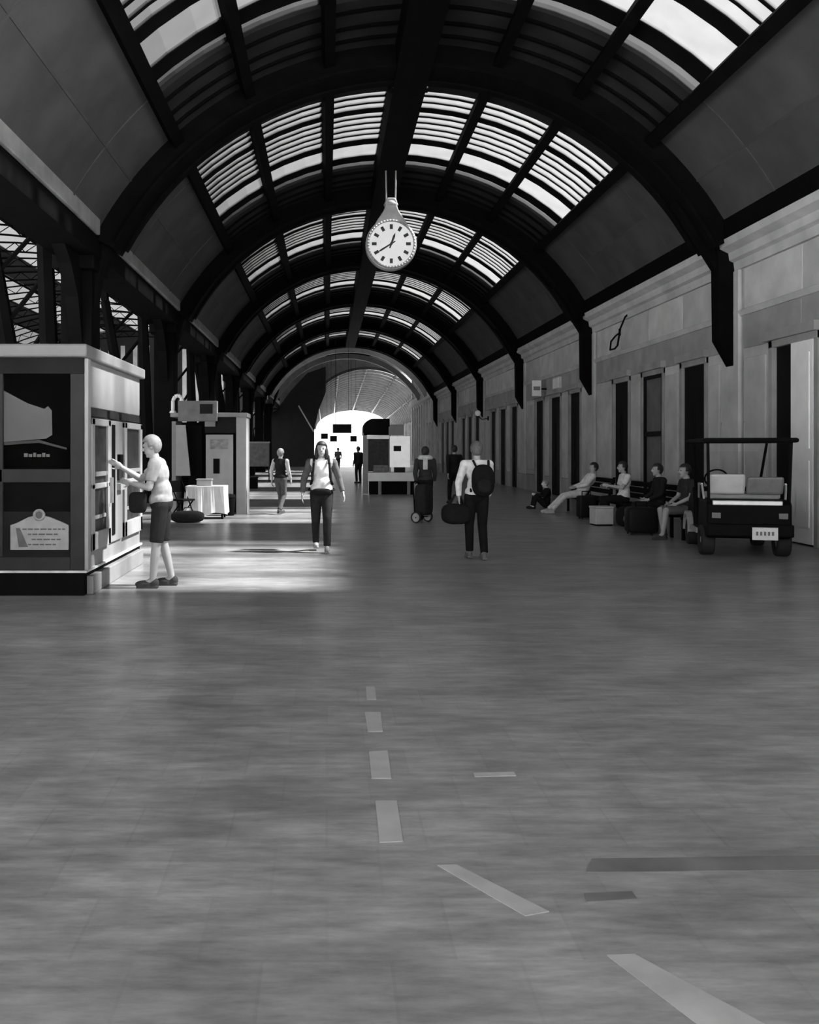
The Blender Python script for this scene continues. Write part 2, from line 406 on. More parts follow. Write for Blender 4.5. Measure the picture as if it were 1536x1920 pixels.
for i in range(NS // 2):
    t0, t1 = math.pi * (2 * i) / NS, math.pi * (2 * i + 2) / NS
    (x0, z0), (x1, z1) = shed_pt(t0, -.2), shed_pt(t1, -.2)
    gl = i % 2 == 1
    n = MB(); nx, nz = math.cos((t0 + t1) / 2) * .08, math.sin((t0 + t1) / 2) * .08
    n.prism([(x0, z0), (x1, z1), (x1 + nx, z1 + nz), (x0 + nx, z0 + nz)], 'y', PIERS[0], YE).build('roof_glazing' if gl else 'roof_sheet', SHEDGLASS if gl else SOFFIT, shed)
    (px_, pz_) = shed_pt(t0, .05)
    MB().box(px_ - .1, px_ + .1, PIERS[0], YE, pz_ - .15, pz_ + .15).build('purlin', IRON2, shed)
# far end screen of the shed: dark steel, daylight slits painted as pale opaque strips
MB().box(SCX - SRX, SCX + SRX + .6, YE, YE + .4, 0, SZ + SRZ + 1).build('end_screen', SCREEN, shed)
for i in range(26):
    x = SCX - SRX + 3 + i * 2.65
    zt = SZ + SRZ * math.sqrt(max(0, 1 - ((x - SCX) / SRX) ** 2)) - 3
    MB().box(x, x + .9, YE - .1, YE, 3.5, max(zt, 5)).build('painted_light_slit', mat('pale_end_daylight', .5, .5, .2, .4), shed)
# far platform side wall of the shed
MB().box(SCX - SRX - .5, SCX - SRX, PIERS[0], YE, 0, SZ + .3).build('side_wall', SCREEN, shed)

# ---- hall beyond the vault and the second, far vault
H0 = PIERS[-1] + 1.9
hall = struct('ceiling_far_hall')
MB().box(-6.0, 8.4, H0 + .2, 84, 10.6, 10.7).build('roof_glazing', FARGLASS, hall)
for i in range(9):
    y = H0 + .6 + i * 2.1
    MB().box(-6, 7.9, y - .12, y + .12, 10.2, 10.6).build('roof_beam', IRON2, hall)
WHITEP = mat('white_paint', .75, .5, .06, 4)
wf = struct('wall_far')
MB().prism([(-6.2, 0), (-1.15, 0), (-1.15, 3.4), (-.75, 5.2), (-.1, 6.8), (-.1, 9.2), (-1.8, 8.6), (-3.3, 7.0), (-4.6, 5.2), (-6.2, 4.4)], 'y', 83.2, 83.8).build('screen', SCREEN, wf)
MB().cone((-2.6, 83.0, 5.6), .07, (-1.2, 83.0, 3.2), .07, 6).build('white_rail', WHITEP, wf)
FX, FH = 3.74, 5.55
for (xa, xb) in ((-6.0, -3.0), (-3.0, 0.0), (0.0, 3.74), (3.74, 6.5), (6.5, 9.6)):     # spandrel over the far vault
    pts = [(xb, 10.7), (xa, 10.7)]
    for i in range(9):
        x_ = xa + (xb - xa) * i / 8; u = (x_ - FX) / FH
        pts.append((x_, 4.5 + 4.75 * math.sqrt(max(0, 1 - u * u)) if abs(u) < 1 else 4.5))
    MB().prism(pts, 'y', 84.0, 84.4).build('spandrel_slab', STONE3, wf)
MB().box(-6.2, -5.9, H0 + .5, 84, 4.6, 10.7).build('side_slab', STONE2, wf)
for yy in (68.8, 73.8):
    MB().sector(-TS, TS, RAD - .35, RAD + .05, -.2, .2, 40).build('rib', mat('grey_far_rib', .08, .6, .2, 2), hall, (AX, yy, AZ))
fv = struct('ceiling_far_vault')
NF = 24
FV0, FV1 = 84.0, 132.0
def fpt(t, f, d=0):
    zt = 9.25 + (7.35 - 9.25) * f
    return (FX + (FH - d) * math.cos(t), 4.5 + (zt - 4.5 - d) * math.sin(t))
NB = 22
for i in range(NB):
    f0, f1 = i / NB, (i + 1) / NB
    y0, y1 = FV0 + (FV1 - FV0) * f0, FV0 + (FV1 - FV0) * f1
    b = MB()
    for j in range(NF):
        t0, t1 = math.pi * j / NF, math.pi * (j + 1) / NF
        P_ = [(fpt(t0, f0), y0), (fpt(t1, f0), y0), (fpt(t1, f1), y1), (fpt(t0, f1), y1)]
        b.add([(p[0], y, p[1]) for p, y in P_], [(0, 1, 2, 3)])
    o = b.build('roof_glazing', FARGLASS, fv)
    b = MB()
    for j in range(NF):
        t0, t1 = math.pi * j / NF, math.pi * (j + 1) / NF
        a, c = fpt(t0, f0, .25), fpt(t1, f0, .25); a2, c2 = fpt(t0, f0, 0), fpt(t1, f0, 0)
        Q = [(a[0], y0 - .15, a[1]), (c[0], y0 - .15, c[1]), (c2[0], y0 - .15, c2[1]), (a2[0], y0 - .15, a2[1])]
        Q += [(x, y + .3, z) for x, y, z in Q]
        b.add(Q, [(0, 1, 2, 3), (7, 6, 5, 4), (0, 4, 5, 1), (2, 6, 7, 3)])
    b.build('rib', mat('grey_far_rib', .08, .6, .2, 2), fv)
for j in range(1, 6):
    t = math.pi * j / 6; a, c = fpt(t, 0, .12), fpt(t, 1, .12)
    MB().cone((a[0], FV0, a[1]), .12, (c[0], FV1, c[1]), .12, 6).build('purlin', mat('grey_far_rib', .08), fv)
MB().box(FX + FH, FX + FH + .4, FV0, FV1, 0, 4.6).build('side_wall', STONE2, fv)
for i in range(12):
    y = FV0 + 2 + i * 4
    MB().box(FX + FH - .5, FX + FH, y, y + .6, 0, 4.5).build('pilaster', STONE, fv)
MB().box(FX - FH - .5, FX - FH, FV0, FV1, 0, 4.6).build('side_wall', STONE2, fv)

# ================================================================== PEOPLE
SKIN = mat('skin', .32, .5, .08, 8); SKIN_D = mat('darker_tan_skin', .20, .5, .08, 8)  # even skin tone and a darker tan one
def cloth(g): return mat('cloth_%03d' % int(g * 1000), g, .9, .18, 14, bump=.1, spec=.08)
DARKHAIR = mat('dark_hair', .015, .6, .3, 30); GREYHAIR = mat('grey_hair', .20, .6, .2, 30); BROWNHAIR = mat('mid_hair', .09, .6, .3, 30)
EYEM = mat('eye_dark', .02, .2, .1, 5); LIP = mat('lip', .16, .5, .1, 9)
def remesh(mb, name, m, parent, vox, smooth=2):
    o = mb.build(name, m, parent)
    r = o.modifiers.new('r', 'REMESH'); r.mode = 'VOXEL'; r.voxel_size = vox; r.use_smooth_shade = True
    if smooth:
        sm = o.modifiers.new('s', 'SMOOTH'); sm.iterations = smooth; sm.factor = .5
    dg = bpy.context.evaluated_depsgraph_get(); me = bpy.data.meshes.new_from_object(o.evaluated_get(dg))
    old = o.data; o.modifiers.clear(); o.data = me; bpy.data.meshes.remove(old)
    if not me.materials: me.materials.append(m)
    for p in me.polygons: p.use_smooth = True
    return o
STAND = dict(pel=(0,0,.95), waist=(0,.0,1.10), chest=(0,0,1.30), neck=(0,-.01,1.47), head=(0,.02,1.625),
    shl=(-.185,0,1.41), shr=(.185,0,1.41), ell=(-.225,-.03,1.13), elr=(.225,-.03,1.13), wrl=(-.235,.05,.89), wrr=(.235,.05,.89),
    hpl=(-.09,0,.93), hpr=(.09,0,.93), knl=(-.10,.02,.50), knr=(.10,.02,.50), anl=(-.10,-.02,.09), anr=(.10,-.02,.09))
WALK = dict(STAND, knl=(-.09,.16,.53), anl=(-.09,.20,.10), knr=(.09,.03,.50), anr=(.09,-.24,.13), ell=(-.225,-.10,1.15), wrl=(-.22,-.08,.90), elr=(.225,.04,1.14), wrr=(.22,.16,.93))
SIT = dict(pel=(0,0,.54), waist=(0,-.02,.69), chest=(0,-.03,.90), neck=(0,-.02,1.07), head=(0,.03,1.22),
    shl=(-.185,-.03,1.01), shr=(.185,-.03,1.01), ell=(-.23,.03,.75), elr=(.23,.03,.75), wrl=(-.14,.24,.64), wrr=(.14,.24,.64),
    hpl=(-.09,.0,.53), hpr=(.09,.0,.53), knl=(-.11,.43,.52), knr=(.11,.43,.52), anl=(-.11,.42,.09), anr=(.11,.42,.09))
def lerp(a, b, t): return tuple(a[i] + (b[i] - a[i]) * t for i in range(3))
def hand(mb, wr, el, side, spread=.35):
    w_, e_ = Vector(wr), Vector(el); d = (w_ - e_).normalized()
    ref = Vector((side, 0, 0)) if abs(d.x) < .8 else Vector((0, 0, 1))
    n = (ref - d * ref.dot(d)).normalized()          # back of the hand
    u = d.cross(n).normalized()
    if u.y < 0: u = -u                               # thumb side
    M = Matrix((u, n, d)).transposed()
    mb.ellip(w_ + d * .05, (.042, .018, .055), 12, 8, M)
    for i, L in enumerate((.075, .085, .08, .062)):
        b0 = w_ + d * .09 + u * (.03 - .02 * i)
        k1 = b0 + d * L * .5 - n * .008; k2 = k1 + d * L * .42 - n * .028
        mb.capsule(b0, .0095, k1, .009, 6); mb.capsule(k1, .009, k2, .008, 6)
    t0 = w_ + d * .03 + u * .03; t1 = t0 + d * .035 + u * .03 - n * .01; t2 = t1 + d * .03 + u * .006 - n * .014
    mb.capsule(t0, .013, t1, .011, 6); mb.capsule(t1, .011, t2, .009, 6)
def person(label, loc, rz, height=1.70, pose=STAND, shirt=.5, sleeve='short', sleeve_g=None, legs='trousers', leg_g=.03, skin=SKIN, hair=DARKHAIR,
           hairlen='short', shoe=.03, vox=.012, cap=None, headturn=0.0, headtilt=0.0, female=False, group=None):
    J = pose
    root = thing('person', label, 'person', (loc[0], loc[1], loc[2] if len(loc) > 2 else 0), rz, group)
    root.scale = (height / 1.745,) * 3
    sw = .92 if female else 1.0
    b = MB()
    # torso, neck, head
    up = (Vector(J['neck']) - Vector(J['pel'])).normalized()
    q = up.to_track_quat('Z', 'Y').to_matrix()
    fw = Vector((0, 1, 0)); fw = (fw - up * fw.dot(up)).normalized(); rt = fw.cross(up).normalized()
    MT = Matrix((rt, fw, up)).transposed()
    b.ellip(J['chest'], (.155 * sw, .105, .17), 16, 10, MT); b.ellip(J['waist'], (.135 * sw, .095, .15), 16, 10, MT); b.ellip(J['pel'], (.16, .115, .12), 16, 10, MT)
    b.capsule(J['shl'], .06, J['shr'], .06); b.capsule(lerp(J['neck'], J['chest'], .3), .062, lerp(J['neck'], J['head'], .55), .052)
    MH = Matrix.Rotation(headturn, 3, 'Z') @ Matrix.Rotation(headtilt, 3, 'X')
    hc = Vector(J['head'])
    def hp(x, y, z): return hc + MH @ Vector((x, y, z))
    b.ellip(hc + MH @ Vector((0, -.012, .02)), (.074, .092, .098), 18, 12, MH)
    b.ellip(hp(0, .02, -.045), (.058, .066, .072), 14, 10, MH)                   # jaw
    b.ellip(hp(0, .058, -.098), (.026, .022, .02), 8, 6, MH)                     # chin
    b.capsule(hp(0, .083, .015), .010, hp(0, .104, -.022), .014, 8)              # nose
    b.capsule(hp(-.03, .076, .03), .013, hp(.03, .076, .03), .013, 6)            # brow
    for s in (-1, 1): b.ellip(hp(s * .077, -.012, -.005), (.012, .022, .032), 8, 6, MH)
    for s, sd_ in (('l', -1), ('r', 1)):
        sh, el, wr = J['sh' + s], J['el' + s], J['wr' + s]
        b.capsule(sh, .055 * sw, lerp(sh, el, .45), .047 * sw); b.capsule(lerp(sh, el, .45), .047 * sw, el, .040)
        b.capsule(el, .040, lerp(el, wr, .3), .039); b.capsule(lerp(el, wr, .3), .039, wr, .026)
        hand(b, wr, el, sd_)
        hpj, kn, an = J['hp' + s], J['kn' + s], J['an' + s]
        b.capsule(hpj, .088, kn, .055); b.capsule(kn, .054, lerp(kn, an, .35), .054); b.capsule(lerp(kn, an, .35), .054, an, .036)
        b.capsule(an, .036, (an[0], an[1] + .10, max(.035, an[2] - .045)), .03)
    body = remesh(b, 'body', skin, root, vox, 1)
    # face details
    for s in (-1, 1): MB().ellip(hp(s * .032, .083, .006), (.011, .007, .007), 8, 6, MH).build('eye', EYEM, root, smooth=True)
    MB().ellip(hp(0, .083, -.060), (.024, .009, .007), 8, 6, MH).build('mouth', LIP, root, smooth=True)
    # hair
    h = MB(); nu, nv = 20, 14; P = []; Fs = []
    for j in range(nv + 1):
        t = math.pi * j / nv
        for i in range(nu):
            a = 2 * math.pi * i / nu
            P.append(hc + MH @ Vector((.083 * math.sin(t) * math.cos(a), -.014 + .103 * math.sin(t) * math.sin(a), .02 + .108 * math.cos(t))))
    for j in range(nv):
        for i in range(nu):
            t = math.pi * (j + .5) / nv; a = 2 * math.pi * (i + .5) / nu
            yy, zz = math.sin(t) * math.sin(a), math.cos(t)
            lim = -.85 if yy < -.15 else (-.15 if yy < .25 else .42)
            if zz > lim: Fs.append((j * nu + i, (j + 1) * nu + i, (j + 1) * nu + (i + 1) % nu, j * nu + (i + 1) % nu))
    h.add(P, Fs)
    if hairlen == 'long':
        h.ellip(hp(0, -.06, -.09), (.085, .05, .15), 12, 8, MH)
        for s in (-1, 1): h.ellip(hp(s * .078, .0, -.07), (.022, .04, .10), 8, 6, MH)
    elif hairlen == 'bun': h.ellip(hp(0, -.12, .06), (.045, .045, .045), 10, 8)
    ho = h.build('hair', hair, root, smooth=True)
    so = ho.modifiers.new('t', 'SOLIDIFY'); so.thickness = .012; so.offset = 1
    if cap is not None:
        c = MB(); c.ellip(hp(0, -.012, .055), (.094, .112, .085), 18, 10, MH)
        c.ellip(hp(0, .12, .05), (.075, .085, .012), 14, 6, MH)
        c.build('cap', cloth(cap), root, smooth=True)
    # shirt
    t = MB(); I = .02
    t.ellip(J['chest'], (.155 * sw + I, .105 + I, .175), 18, 10, MT); t.ellip(J['waist'], (.138 * sw + I, .098 + I, .17), 18, 10, MT)
    pv, wv = Vector(J['pel']), Vector(J['waist'])
    t.ellip(pv + up * .05, (.162 + I, .118 + I, .11), 18, 10, MT)
    t.capsule(J['shl'], .072, J['shr'], .072)
    t.cone(Vector(J['neck']) - up * .05, .085, Vector(J['neck']) + up * .015, .068, 14)
    sg = shirt if sleeve_g is None else sleeve_g
    frac = {'short': .72, 'none': .12, 'long': 1.0}[sleeve]
    ts = t if sleeve_g is None else MB()
    for s in ('l', 'r'):
        sh, el, wr = J['sh' + s], J['el' + s], J['wr' + s]
        ts.ellip(sh, (.073,) * 3, 12, 8); ts.cone(sh, .072 * sw, lerp(sh, el, frac), .060 * sw if frac < 1 else .054, 14)
        if sleeve == 'long': ts.ellip(el, (.054,) * 3, 12, 8); ts.cone(el, .054, lerp(el, wr, .94), .040, 14)
    remesh(t, 'shirt', cloth(shirt), root, vox * 1.1, 2)
    if ts is not t: remesh(ts, 'sleeves', cloth(sg), root, vox * 1.1, 1)
    # legs
    l = MB(); l.ellip(J['pel'], (.162 + .012, .118 + .014, .125), 18, 10, MT)
    for s in ('l', 'r'):
        hpj, kn, an = J['hp' + s], J['kn' + s], J['an' + s]
        l.ellip(hpj, (.1,) * 3, 12, 8)
        if legs == 'shorts':
            l.cone(hpj, .096, lerp(hpj, kn, .96), .080, 16)
        else:
            l.cone(hpj, .1, kn, .072, 16); l.ellip(kn, (.071,) * 3, 12, 8); l.cone(kn, .071, lerp(kn, an, .98), .058, 16)
    remesh(l, legs, cloth(leg_g), root, vox * 1.1, 1)
    for s in ('l', 'r'):
        an = J['an' + s]; bz = max(0.0, an[2] - .09)
        sh_ = MB(); sh_.ellip((an[0], an[1] + .09, bz + .045), (.046, .115, .045), 14, 8); sh_.ellip((an[0], an[1] - .02, bz + .06), (.042, .055, .055), 12, 8)
        sh_.box(an[0] - .04, an[0] + .04, an[1] - .06, an[1] + .18, bz, bz + .02)
        remesh(sh_, 'shoe', cloth(shoe), root, .010, 1)
    return root
def ppos(px, py): return ground(px, py)

# man at the ticket machines, facing left, one arm stretched out to the machine
x, y = ppos(303, 1100)
POSE = dict(STAND, chest=(0,.04,1.30), neck=(0,.07,1.46), head=(0,.12,1.60), shl=(-.185,.05,1.40), shr=(.185,.05,1.40),
    elr=(.20,.27,1.22), wrr=(.16,.49,1.36), ell=(-.21,.10,1.14), wrl=(-.13,.32,1.19), knl=(-.10,.04,.50), anl=(-.11,.08,.09), knr=(.10,.0,.50), anr=(.11,-.10,.09))
MAN = person('person in white t-shirt and black shorts reaching out to the ticket machine', (x, y), R_(90), 1.76, POSE, shirt=.30, legs='shorts', leg_g=.02,
       hair=GREYHAIR, shoe=.05, vox=.009, headtilt=R_(-12))
def bag_body(mb, cx, cy, cz, rx, ry, rz_, M=None, n=4.0, nu=20, nv=12):
    """rounded soft box (superellipsoid)"""
    P = []; Fs = []
    def sp(v, e): return math.copysign(abs(v) ** e, v)
    e = 2.0 / n
    for j in range(nv + 1):
        t = -math.pi / 2 + math.pi * j / nv
        for i in range(nu):
            a = 2 * math.pi * i / nu
            p = Vector((rx * sp(math.cos(t), e) * sp(math.cos(a), e), ry * sp(math.cos(t), e) * sp(math.sin(a), e), rz_ * sp(math.sin(t), e)))
            if M: p = M @ p
            P.append((cx + p.x, cy + p.y, cz + p.z))
    for j in range(nv):
        for i in range(nu): Fs.append((j * nu + i, j * nu + (i + 1) % nu, (j + 1) * nu + (i + 1) % nu, (j + 1) * nu + i))
    return mb.add(P, Fs)
b = thing('shoulder_bag', 'small black shoulder bag held in front of the person at the ticket machine', 'bag', (x - .24, y - .16, .98))
bag_body(MB(), 0, 0, 0, .10, .06, .12).build('pouch', cloth(.012), b, smooth=True)
MB().tube([(.06, .0, .1), (.14, .06, .3), (.2, .1, .45)], .012, 6).build('strap', cloth(.012), b)

# woman walking towards the camera with pack straps
x, y = ppos(603, 1034)
person('person in white top and dark cardigan sleeves walking towards the viewer', (x, y), R_(180), 1.70,
    dict(WALK, wrl=(-.34,.06,.94), ell=(-.28,-.03,1.16), wrr=(.30,.10,.93), elr=(.28,.0,1.15)), shirt=.72, sleeve='long', sleeve_g=.09, legs='trousers', leg_g=.02, hair=DARKHAIR, hairlen='long', shoe=.25, vox=.010, female=True, skin=SKIN)
b = thing('backpack', 'dark backpack with black straps worn by the person walking towards the viewer', 'backpack', (x, y + .22, 1.22))
bag_body(MB(), 0, .04, 0, .17, .11, .24).build('pack', cloth(.03), b, smooth=True)
for s in (-1, 1): MB().tube([(s * .10, -.02, .24), (s * .11, -.20, .26), (s * .12, -.365, .14), (s * .14, -.34, -.10), (s * .17, -.12, -.18)], .02, 6).build('strap', cloth(.012), b)
b = thing('waist_pouch', 'black waist pouch on a belt worn by the person walking towards the viewer', 'pouch', (x, y - .17, .93))
bag_body(MB(), 0, 0, 0, .15, .06, .055, n=3).build('pouch', cloth(.01), b, smooth=True)
MB().tube([(-.15, 0, .02), (-.20, .1, .03), (-.19, .22, .04), (-.1, .33, .05), (.1, .33, .05), (.19, .22, .04), (.20, .1, .03), (.15, 0, .02)], .015, 6).build('belt', cloth(.01), b)

# woman with backpack and duffel walking away
x, y = ppos(894, 1048)
POSE = dict(WALK, ell=(-.28,-.02,1.14), wrl=(-.27,.0,.93), anr=(.08,-.14,.10), anl=(-.08,.12,.10), knl=(-.09,.10,.51), knr=(.09,.02,.5))
person('person in white shirt and black trousers walking away with a round backpack', (x, y), R_(4), 1.69, POSE, shirt=.62, sleeve='long', legs='trousers', leg_g=.008, hair=BROWNHAIR, hairlen='short', shoe=.12, vox=.010, female=True)
b = thing('backpack', 'round black backpack on the back of the person walking away in a white shirt', 'backpack', (x + .05, y - .20, 1.14))
bag_body(MB(), 0, -.04, 0, .165, .10, .23, n=2.6).build('pack', cloth(.008), b, smooth=True)
bag_body(MB(), 0, -.14, -.07, .10, .035, .10, n=3).build('front_pocket', cloth(.012), b, smooth=True)
for s in (-1, 1): MB().tube([(s * .09, .02, .2), (s * .11, .14, .28), (s * .12, .28, .22), (s * .14, .30, .0), (s * .15, .08, -.16)], .018, 6).build('strap', cloth(.012), b)
b = thing('duffel_bag', 'black duffel bag carried low by the person walking away in a white shirt', 'bag', (x - .29, y + .02, .50), R_(8))
bag_body(MB(), 0, 0, .15, .22, .13, .15, n=3).build('bag', cloth(.010), b, smooth=True)
MB().tube([(-.12, -.05, .26), (-.03, -.02, .42), (.05, -.02, .42), (.12, -.05, .26)], .012, 6).build('handle', cloth(.012), b)
MB().tube([(-.12, .05, .26), (-.03, .02, .42), (.05, .02, .42), (.12, .05, .26)], .012, 6).build('handle', cloth(.012), b)

# girl near the second booth
x, y = ppos(526, 964)
person('fair-haired person in black vest walking by the second booth', (x, y), R_(-25), 1.60, WALK, shirt=.015, sleeve='long', sleeve_g=.45, legs='trousers', leg_g=.07, hair=GREYHAIR, shoe=.05, vox=.013, female=True)
# person pulling a wheeled trolley
x, y = ppos(800, 978)
person('person in dark clothes and pale scarf pulling a wheeled trolley', (x, y + .25), R_(-6), 1.64, dict(WALK, wrl=(-.2,-.25,.86), ell=(-.24,-.16,1.12)), shirt=.035, sleeve='long', legs='trousers', leg_g=.012, hair=DARKHAIR, shoe=.02, vox=.012)
s_ = thing('scarf', 'pale scarf around the neck of the person pulling a trolley', 'scarf', (x, y + .25, 1.36), R_(-6))
MB().lathe([(.16, 0), (.18, .03), (.13, .09), (.085, .10), (.08, .05), (.12, 0)], 16).build('wrap', cloth(.55), s_, smooth=True)
MB().box(-.05, .05, -.19, -.14, -.22, .04).build('tail', cloth(.5), s_)
t = thing('shopping_trolley', 'dark two-wheeled shopping trolley pulled along the middle of the gallery', 'trolley', (x - .05, y - .32, 0), R_(52))
bag_body(MB(), 0, .05, .50, .19, .15, .34, n=5).build('bag', cloth(.02), t, smooth=True)
MB().tube([(-.13, .2, .15), (-.13, .24, .84), (.0, .28, .9), (.13, .24, .84), (.13, .2, .15)], .014, 6).build('frame', IRON2, t)
MB().cone((-.26, .1, .12), .012, (.26, .1, .12), .012, 6).build('axle', IRON2, t)
for s in (-1, 1):
    wv_ = MB(); pr = [(.12, -.02), (.125, 0), (.12, .02), (.095, .02), (.095, -.02)]
    P = []; n = 20
    for r, z in pr:
        for i in range(n): P.append((s * .24 + z, .1 + r * math.cos(2 * math.pi * i / n), .125 + r * math.sin(2 * math.pi * i / n)))
    wv_.add(P, [(j * n + i, j * n + (i + 1) % n, ((j + 1) % 5) * n + (i + 1) % n, ((j + 1) % 5) * n + i) for j in range(5) for i in range(n)])
    wo = wv_.build('wheel', mat('rubber', .012, .8), t, smooth=True)
    MB().cone((s * .24 - .008, .1, .125), .095, (s * .24 + .008, .1, .125), .095, 18).build('hub', mat('grey_plastic', .3, .5), wo)
# dark silhouettes farther away
x, y = ppos(672, 906); person('dark-clothed person standing beside the rounded kiosk in the bright end', (x, y), R_(30), 1.72, STAND, shirt=.02, sleeve='long', leg_g=.015, vox=.016)
x, y = ppos(852, 945); person('person in black walking past the doors beyond the round backpack', (x, y), R_(10), 1.70, WALK, shirt=.012, sleeve='long', leg_g=.01, vox=.014)
x, y = ppos(634, 884); person('distant person in grey jacket walking in the bright far arch', (x, y), R_(170), 1.70, WALK, shirt=.12, sleeve='long', leg_g=.04, vox=.02)

# ================================================================== BENCHES AND SEATED PEOPLE
BENCHM = mat('black_bench_metal', .005, .7, .2, 5, spec=.05)
def bench(y0, label, L=2.05):
    t = thing('bench', label, 'bench', (6.42, y0, 0), 0, 'dark benches along the right wall')
    for i in range(4): MB().box(-.26 + i * .135, -.26 + i * .135 + .115, 0, L, .41, .445).build('seat_slat', BENCHM, t, bevel=.006)
    for i in range(3): MB().box(.30 + .03 * i, .335 + .03 * i, 0, L, .52 + i * .13, .63 + i * .13).build('back_slat', BENCHM, t, bevel=.006)
    for yy in (.12, L - .12 - .06):
        MB().box(-.24, -.19, yy, yy + .06, 0, .41).build('leg', BENCHM, t); MB().box(.24, .30, yy, yy + .06, 0, .41).build('leg', BENCHM, t)
        MB().prism([(.24, .38), (.30, .38), (.44, .92), (.39, .92)], 'y', yy, yy + .06).build('back_post', BENCHM, t)
        MB().box(-.26, .32, yy, yy + .05, .36, .41).build('cross_bar', BENCHM, t)
bench(21.4, 'dark bench farthest from the golf cart, under the sitter in pale clothes')
bench(18.9, 'dark bench under the sitter in a white shirt, third from the cart counting back')
bench(16.5, 'dark bench behind the big black suitcase')
bench(15.62, 'short dark bench partly hidden behind the golf cart', .84)
RZ = R_(90)
LOUNGE = dict(SIT, pel=(0,.12,.52), waist=(0,.02,.65), chest=(0,-.10,.83), neck=(0,-.17,.98), head=(0,-.19,1.14), shl=(-.185,-.13,.93), shr=(.185,-.13,.93), hpl=(-.09,.12,.51), hpr=(.09,.12,.51),
    knl=(-.10,.54,.44), knr=(.10,.54,.44), anl=(-.10,.86,.10), anr=(.10,.90,.10), ell=(-.24,.05,.72), elr=(.24,.05,.72), wrl=(-.12,.28,.66), wrr=(.12,.28,.66))
person('sitter in pale clothes slouching on the farthest bench with legs stretched out', (6.40, 22.4), RZ, 1.74, LOUNGE, shirt=.62, sleeve='long', leg_g=.55, hair=DARKHAIR, shoe=.4, vox=.012)
person('sitter in white shirt and black trousers on the bench beside a white box', (6.38, 19.5), RZ, 1.72, dict(SIT, ell=(-.24,.10,.78), wrl=(-.12,.34,.82), wrr=(.10,.36,.80)), shirt=.62, sleeve='short', leg_g=.01, hair=DARKHAIR, shoe=.02, vox=.012)
person('sitter in dark clothes on the bench behind the black suitcase', (6.40, 17.5), RZ, 1.70, SIT, shirt=.015, sleeve='long', leg_g=.012, hair=DARKHAIR, shoe=.02, vox=.012)
person('sitter with bare legs and dark shorts beside the golf cart', (6.36, 16.05), R_(96), 1.72, dict(SIT, anl=(-.12,.50,.09), anr=(.12,.36,.09)), shirt=.03, sleeve='short', legs='shorts', leg_g=.10, hair=DARKHAIR, shoe=.05, vox=.011)
CHILD = dict(SIT, pel=(0,0,.14), waist=(0,-.03,.30), chest=(0,-.04,.50), neck=(0,-.02,.66), head=(0,.04,.81), shl=(-.185,-.04,.60), shr=(.185,-.04,.60), hpl=(-.09,.02,.13), hpr=(.09,.02,.13),
    knl=(-.13,.34,.42), knr=(.13,.34,.42), anl=(-.11,.42,.09), anr=(.11,.42,.09), ell=(-.24,.10,.42), elr=(.24,.10,.42), wrl=(-.12,.33,.46), wrr=(.12,.33,.46))
person('small figure in black sitting on the floor past the farthest bench', (5.85, 24.2), RZ, 1.45, CHILD, shirt=.01, sleeve='long', leg_g=.012, skin=mat('pale_skin', .55), hair=GREYHAIR, shoe=.02, vox=.013)
# luggage by the benches
def suitcase(name, label, x, y, w_, d, h, g, rz, wheelr=.035):
    t = thing(name, label, 'suitcase', (x, y, 0), rz)
    bag_body(MB(), 0, 0, h / 2 + wheelr, w_ / 2, d / 2, h / 2, n=8, nu=28, nv=14).build('shell', mat('case_%03d' % int(g * 1000), g, .5, .12, 8, spec=.1), t, smooth=True)
    MB().tube([(-.1, 0, h + wheelr - .01), (-.1, 0, h + .13), (.1, 0, h + .13), (.1, 0, h + wheelr - .01)], .011, 6).build('handle', IRON2, t)
    for sx in (-1, 1):
        for sy in (-1, 1): MB().cone((sx * (w_ / 2 - .07) - .015, sy * (d / 2 - .06), wheelr), wheelr, (sx * (w_ / 2 - .07) + .015, sy * (d / 2 - .06), wheelr), wheelr, 12).build('wheel', mat('rubber', .012), t)
    for i in range(3): MB().box(-w_ / 2 + .08, w_ / 2 - .08, -d / 2 - .006, -d / 2 + .02, h * .25 + i * h * .22, h * .25 + i * h * .22 + .02).build('groove_rib', mat('case_%03d' % int(g * 1000), g), t)
x, y = ppos(1134, 984)
t = thing('cardboard_box', 'white box standing on the floor before the sitter in a white shirt', 'box', (x - .1, y - .1, 0), R_(4))
MB().box(-.19, .19, -.18, .18, .03, .36).build('carton', mat('white_carton', .42, .7, .1, 6), t, bevel=.01)
MB().box(-.20, .20, -.19, .19, .36, .40).build('lid', mat('white_carton', .42), t, bevel=.01); MB().box(-.17, .17, -.16, .16, 0, .03).build('pallet_foot', IRON2, t)
x, y = ppos(1103, 974); suitcase('suitcase', 'black suitcase between the white box and the pale sitter', x, y + .15, .40, .26, .50, .01, R_(8))
x, y = ppos(1233, 1004); suitcase('suitcase', 'big black suitcase on the floor next to the golf cart end of the benches', x - .22, y + .22, .56, .40, .48, .008, R_(-5))
x, y = ppos(1186, 988)
t = thing('rucksack', 'dark rucksack with grey round pocket left of the big black suitcase', 'bag', (x - .1, y + .1, 0), R_(5))
bag_body(MB(), 0, 0, .21, .20, .14, .21, n=3).build('pack', cloth(.012), t, smooth=True)
bag_body(MB(), .0, -.13, .17, .11, .04, .11, n=2.2).build('pocket', cloth(.10), t, smooth=True)
MB().tube([(-.05, .03, .41), (0, .03, .46), (.05, .03, .41)], .01, 6).build('handle', cloth(.012), t)

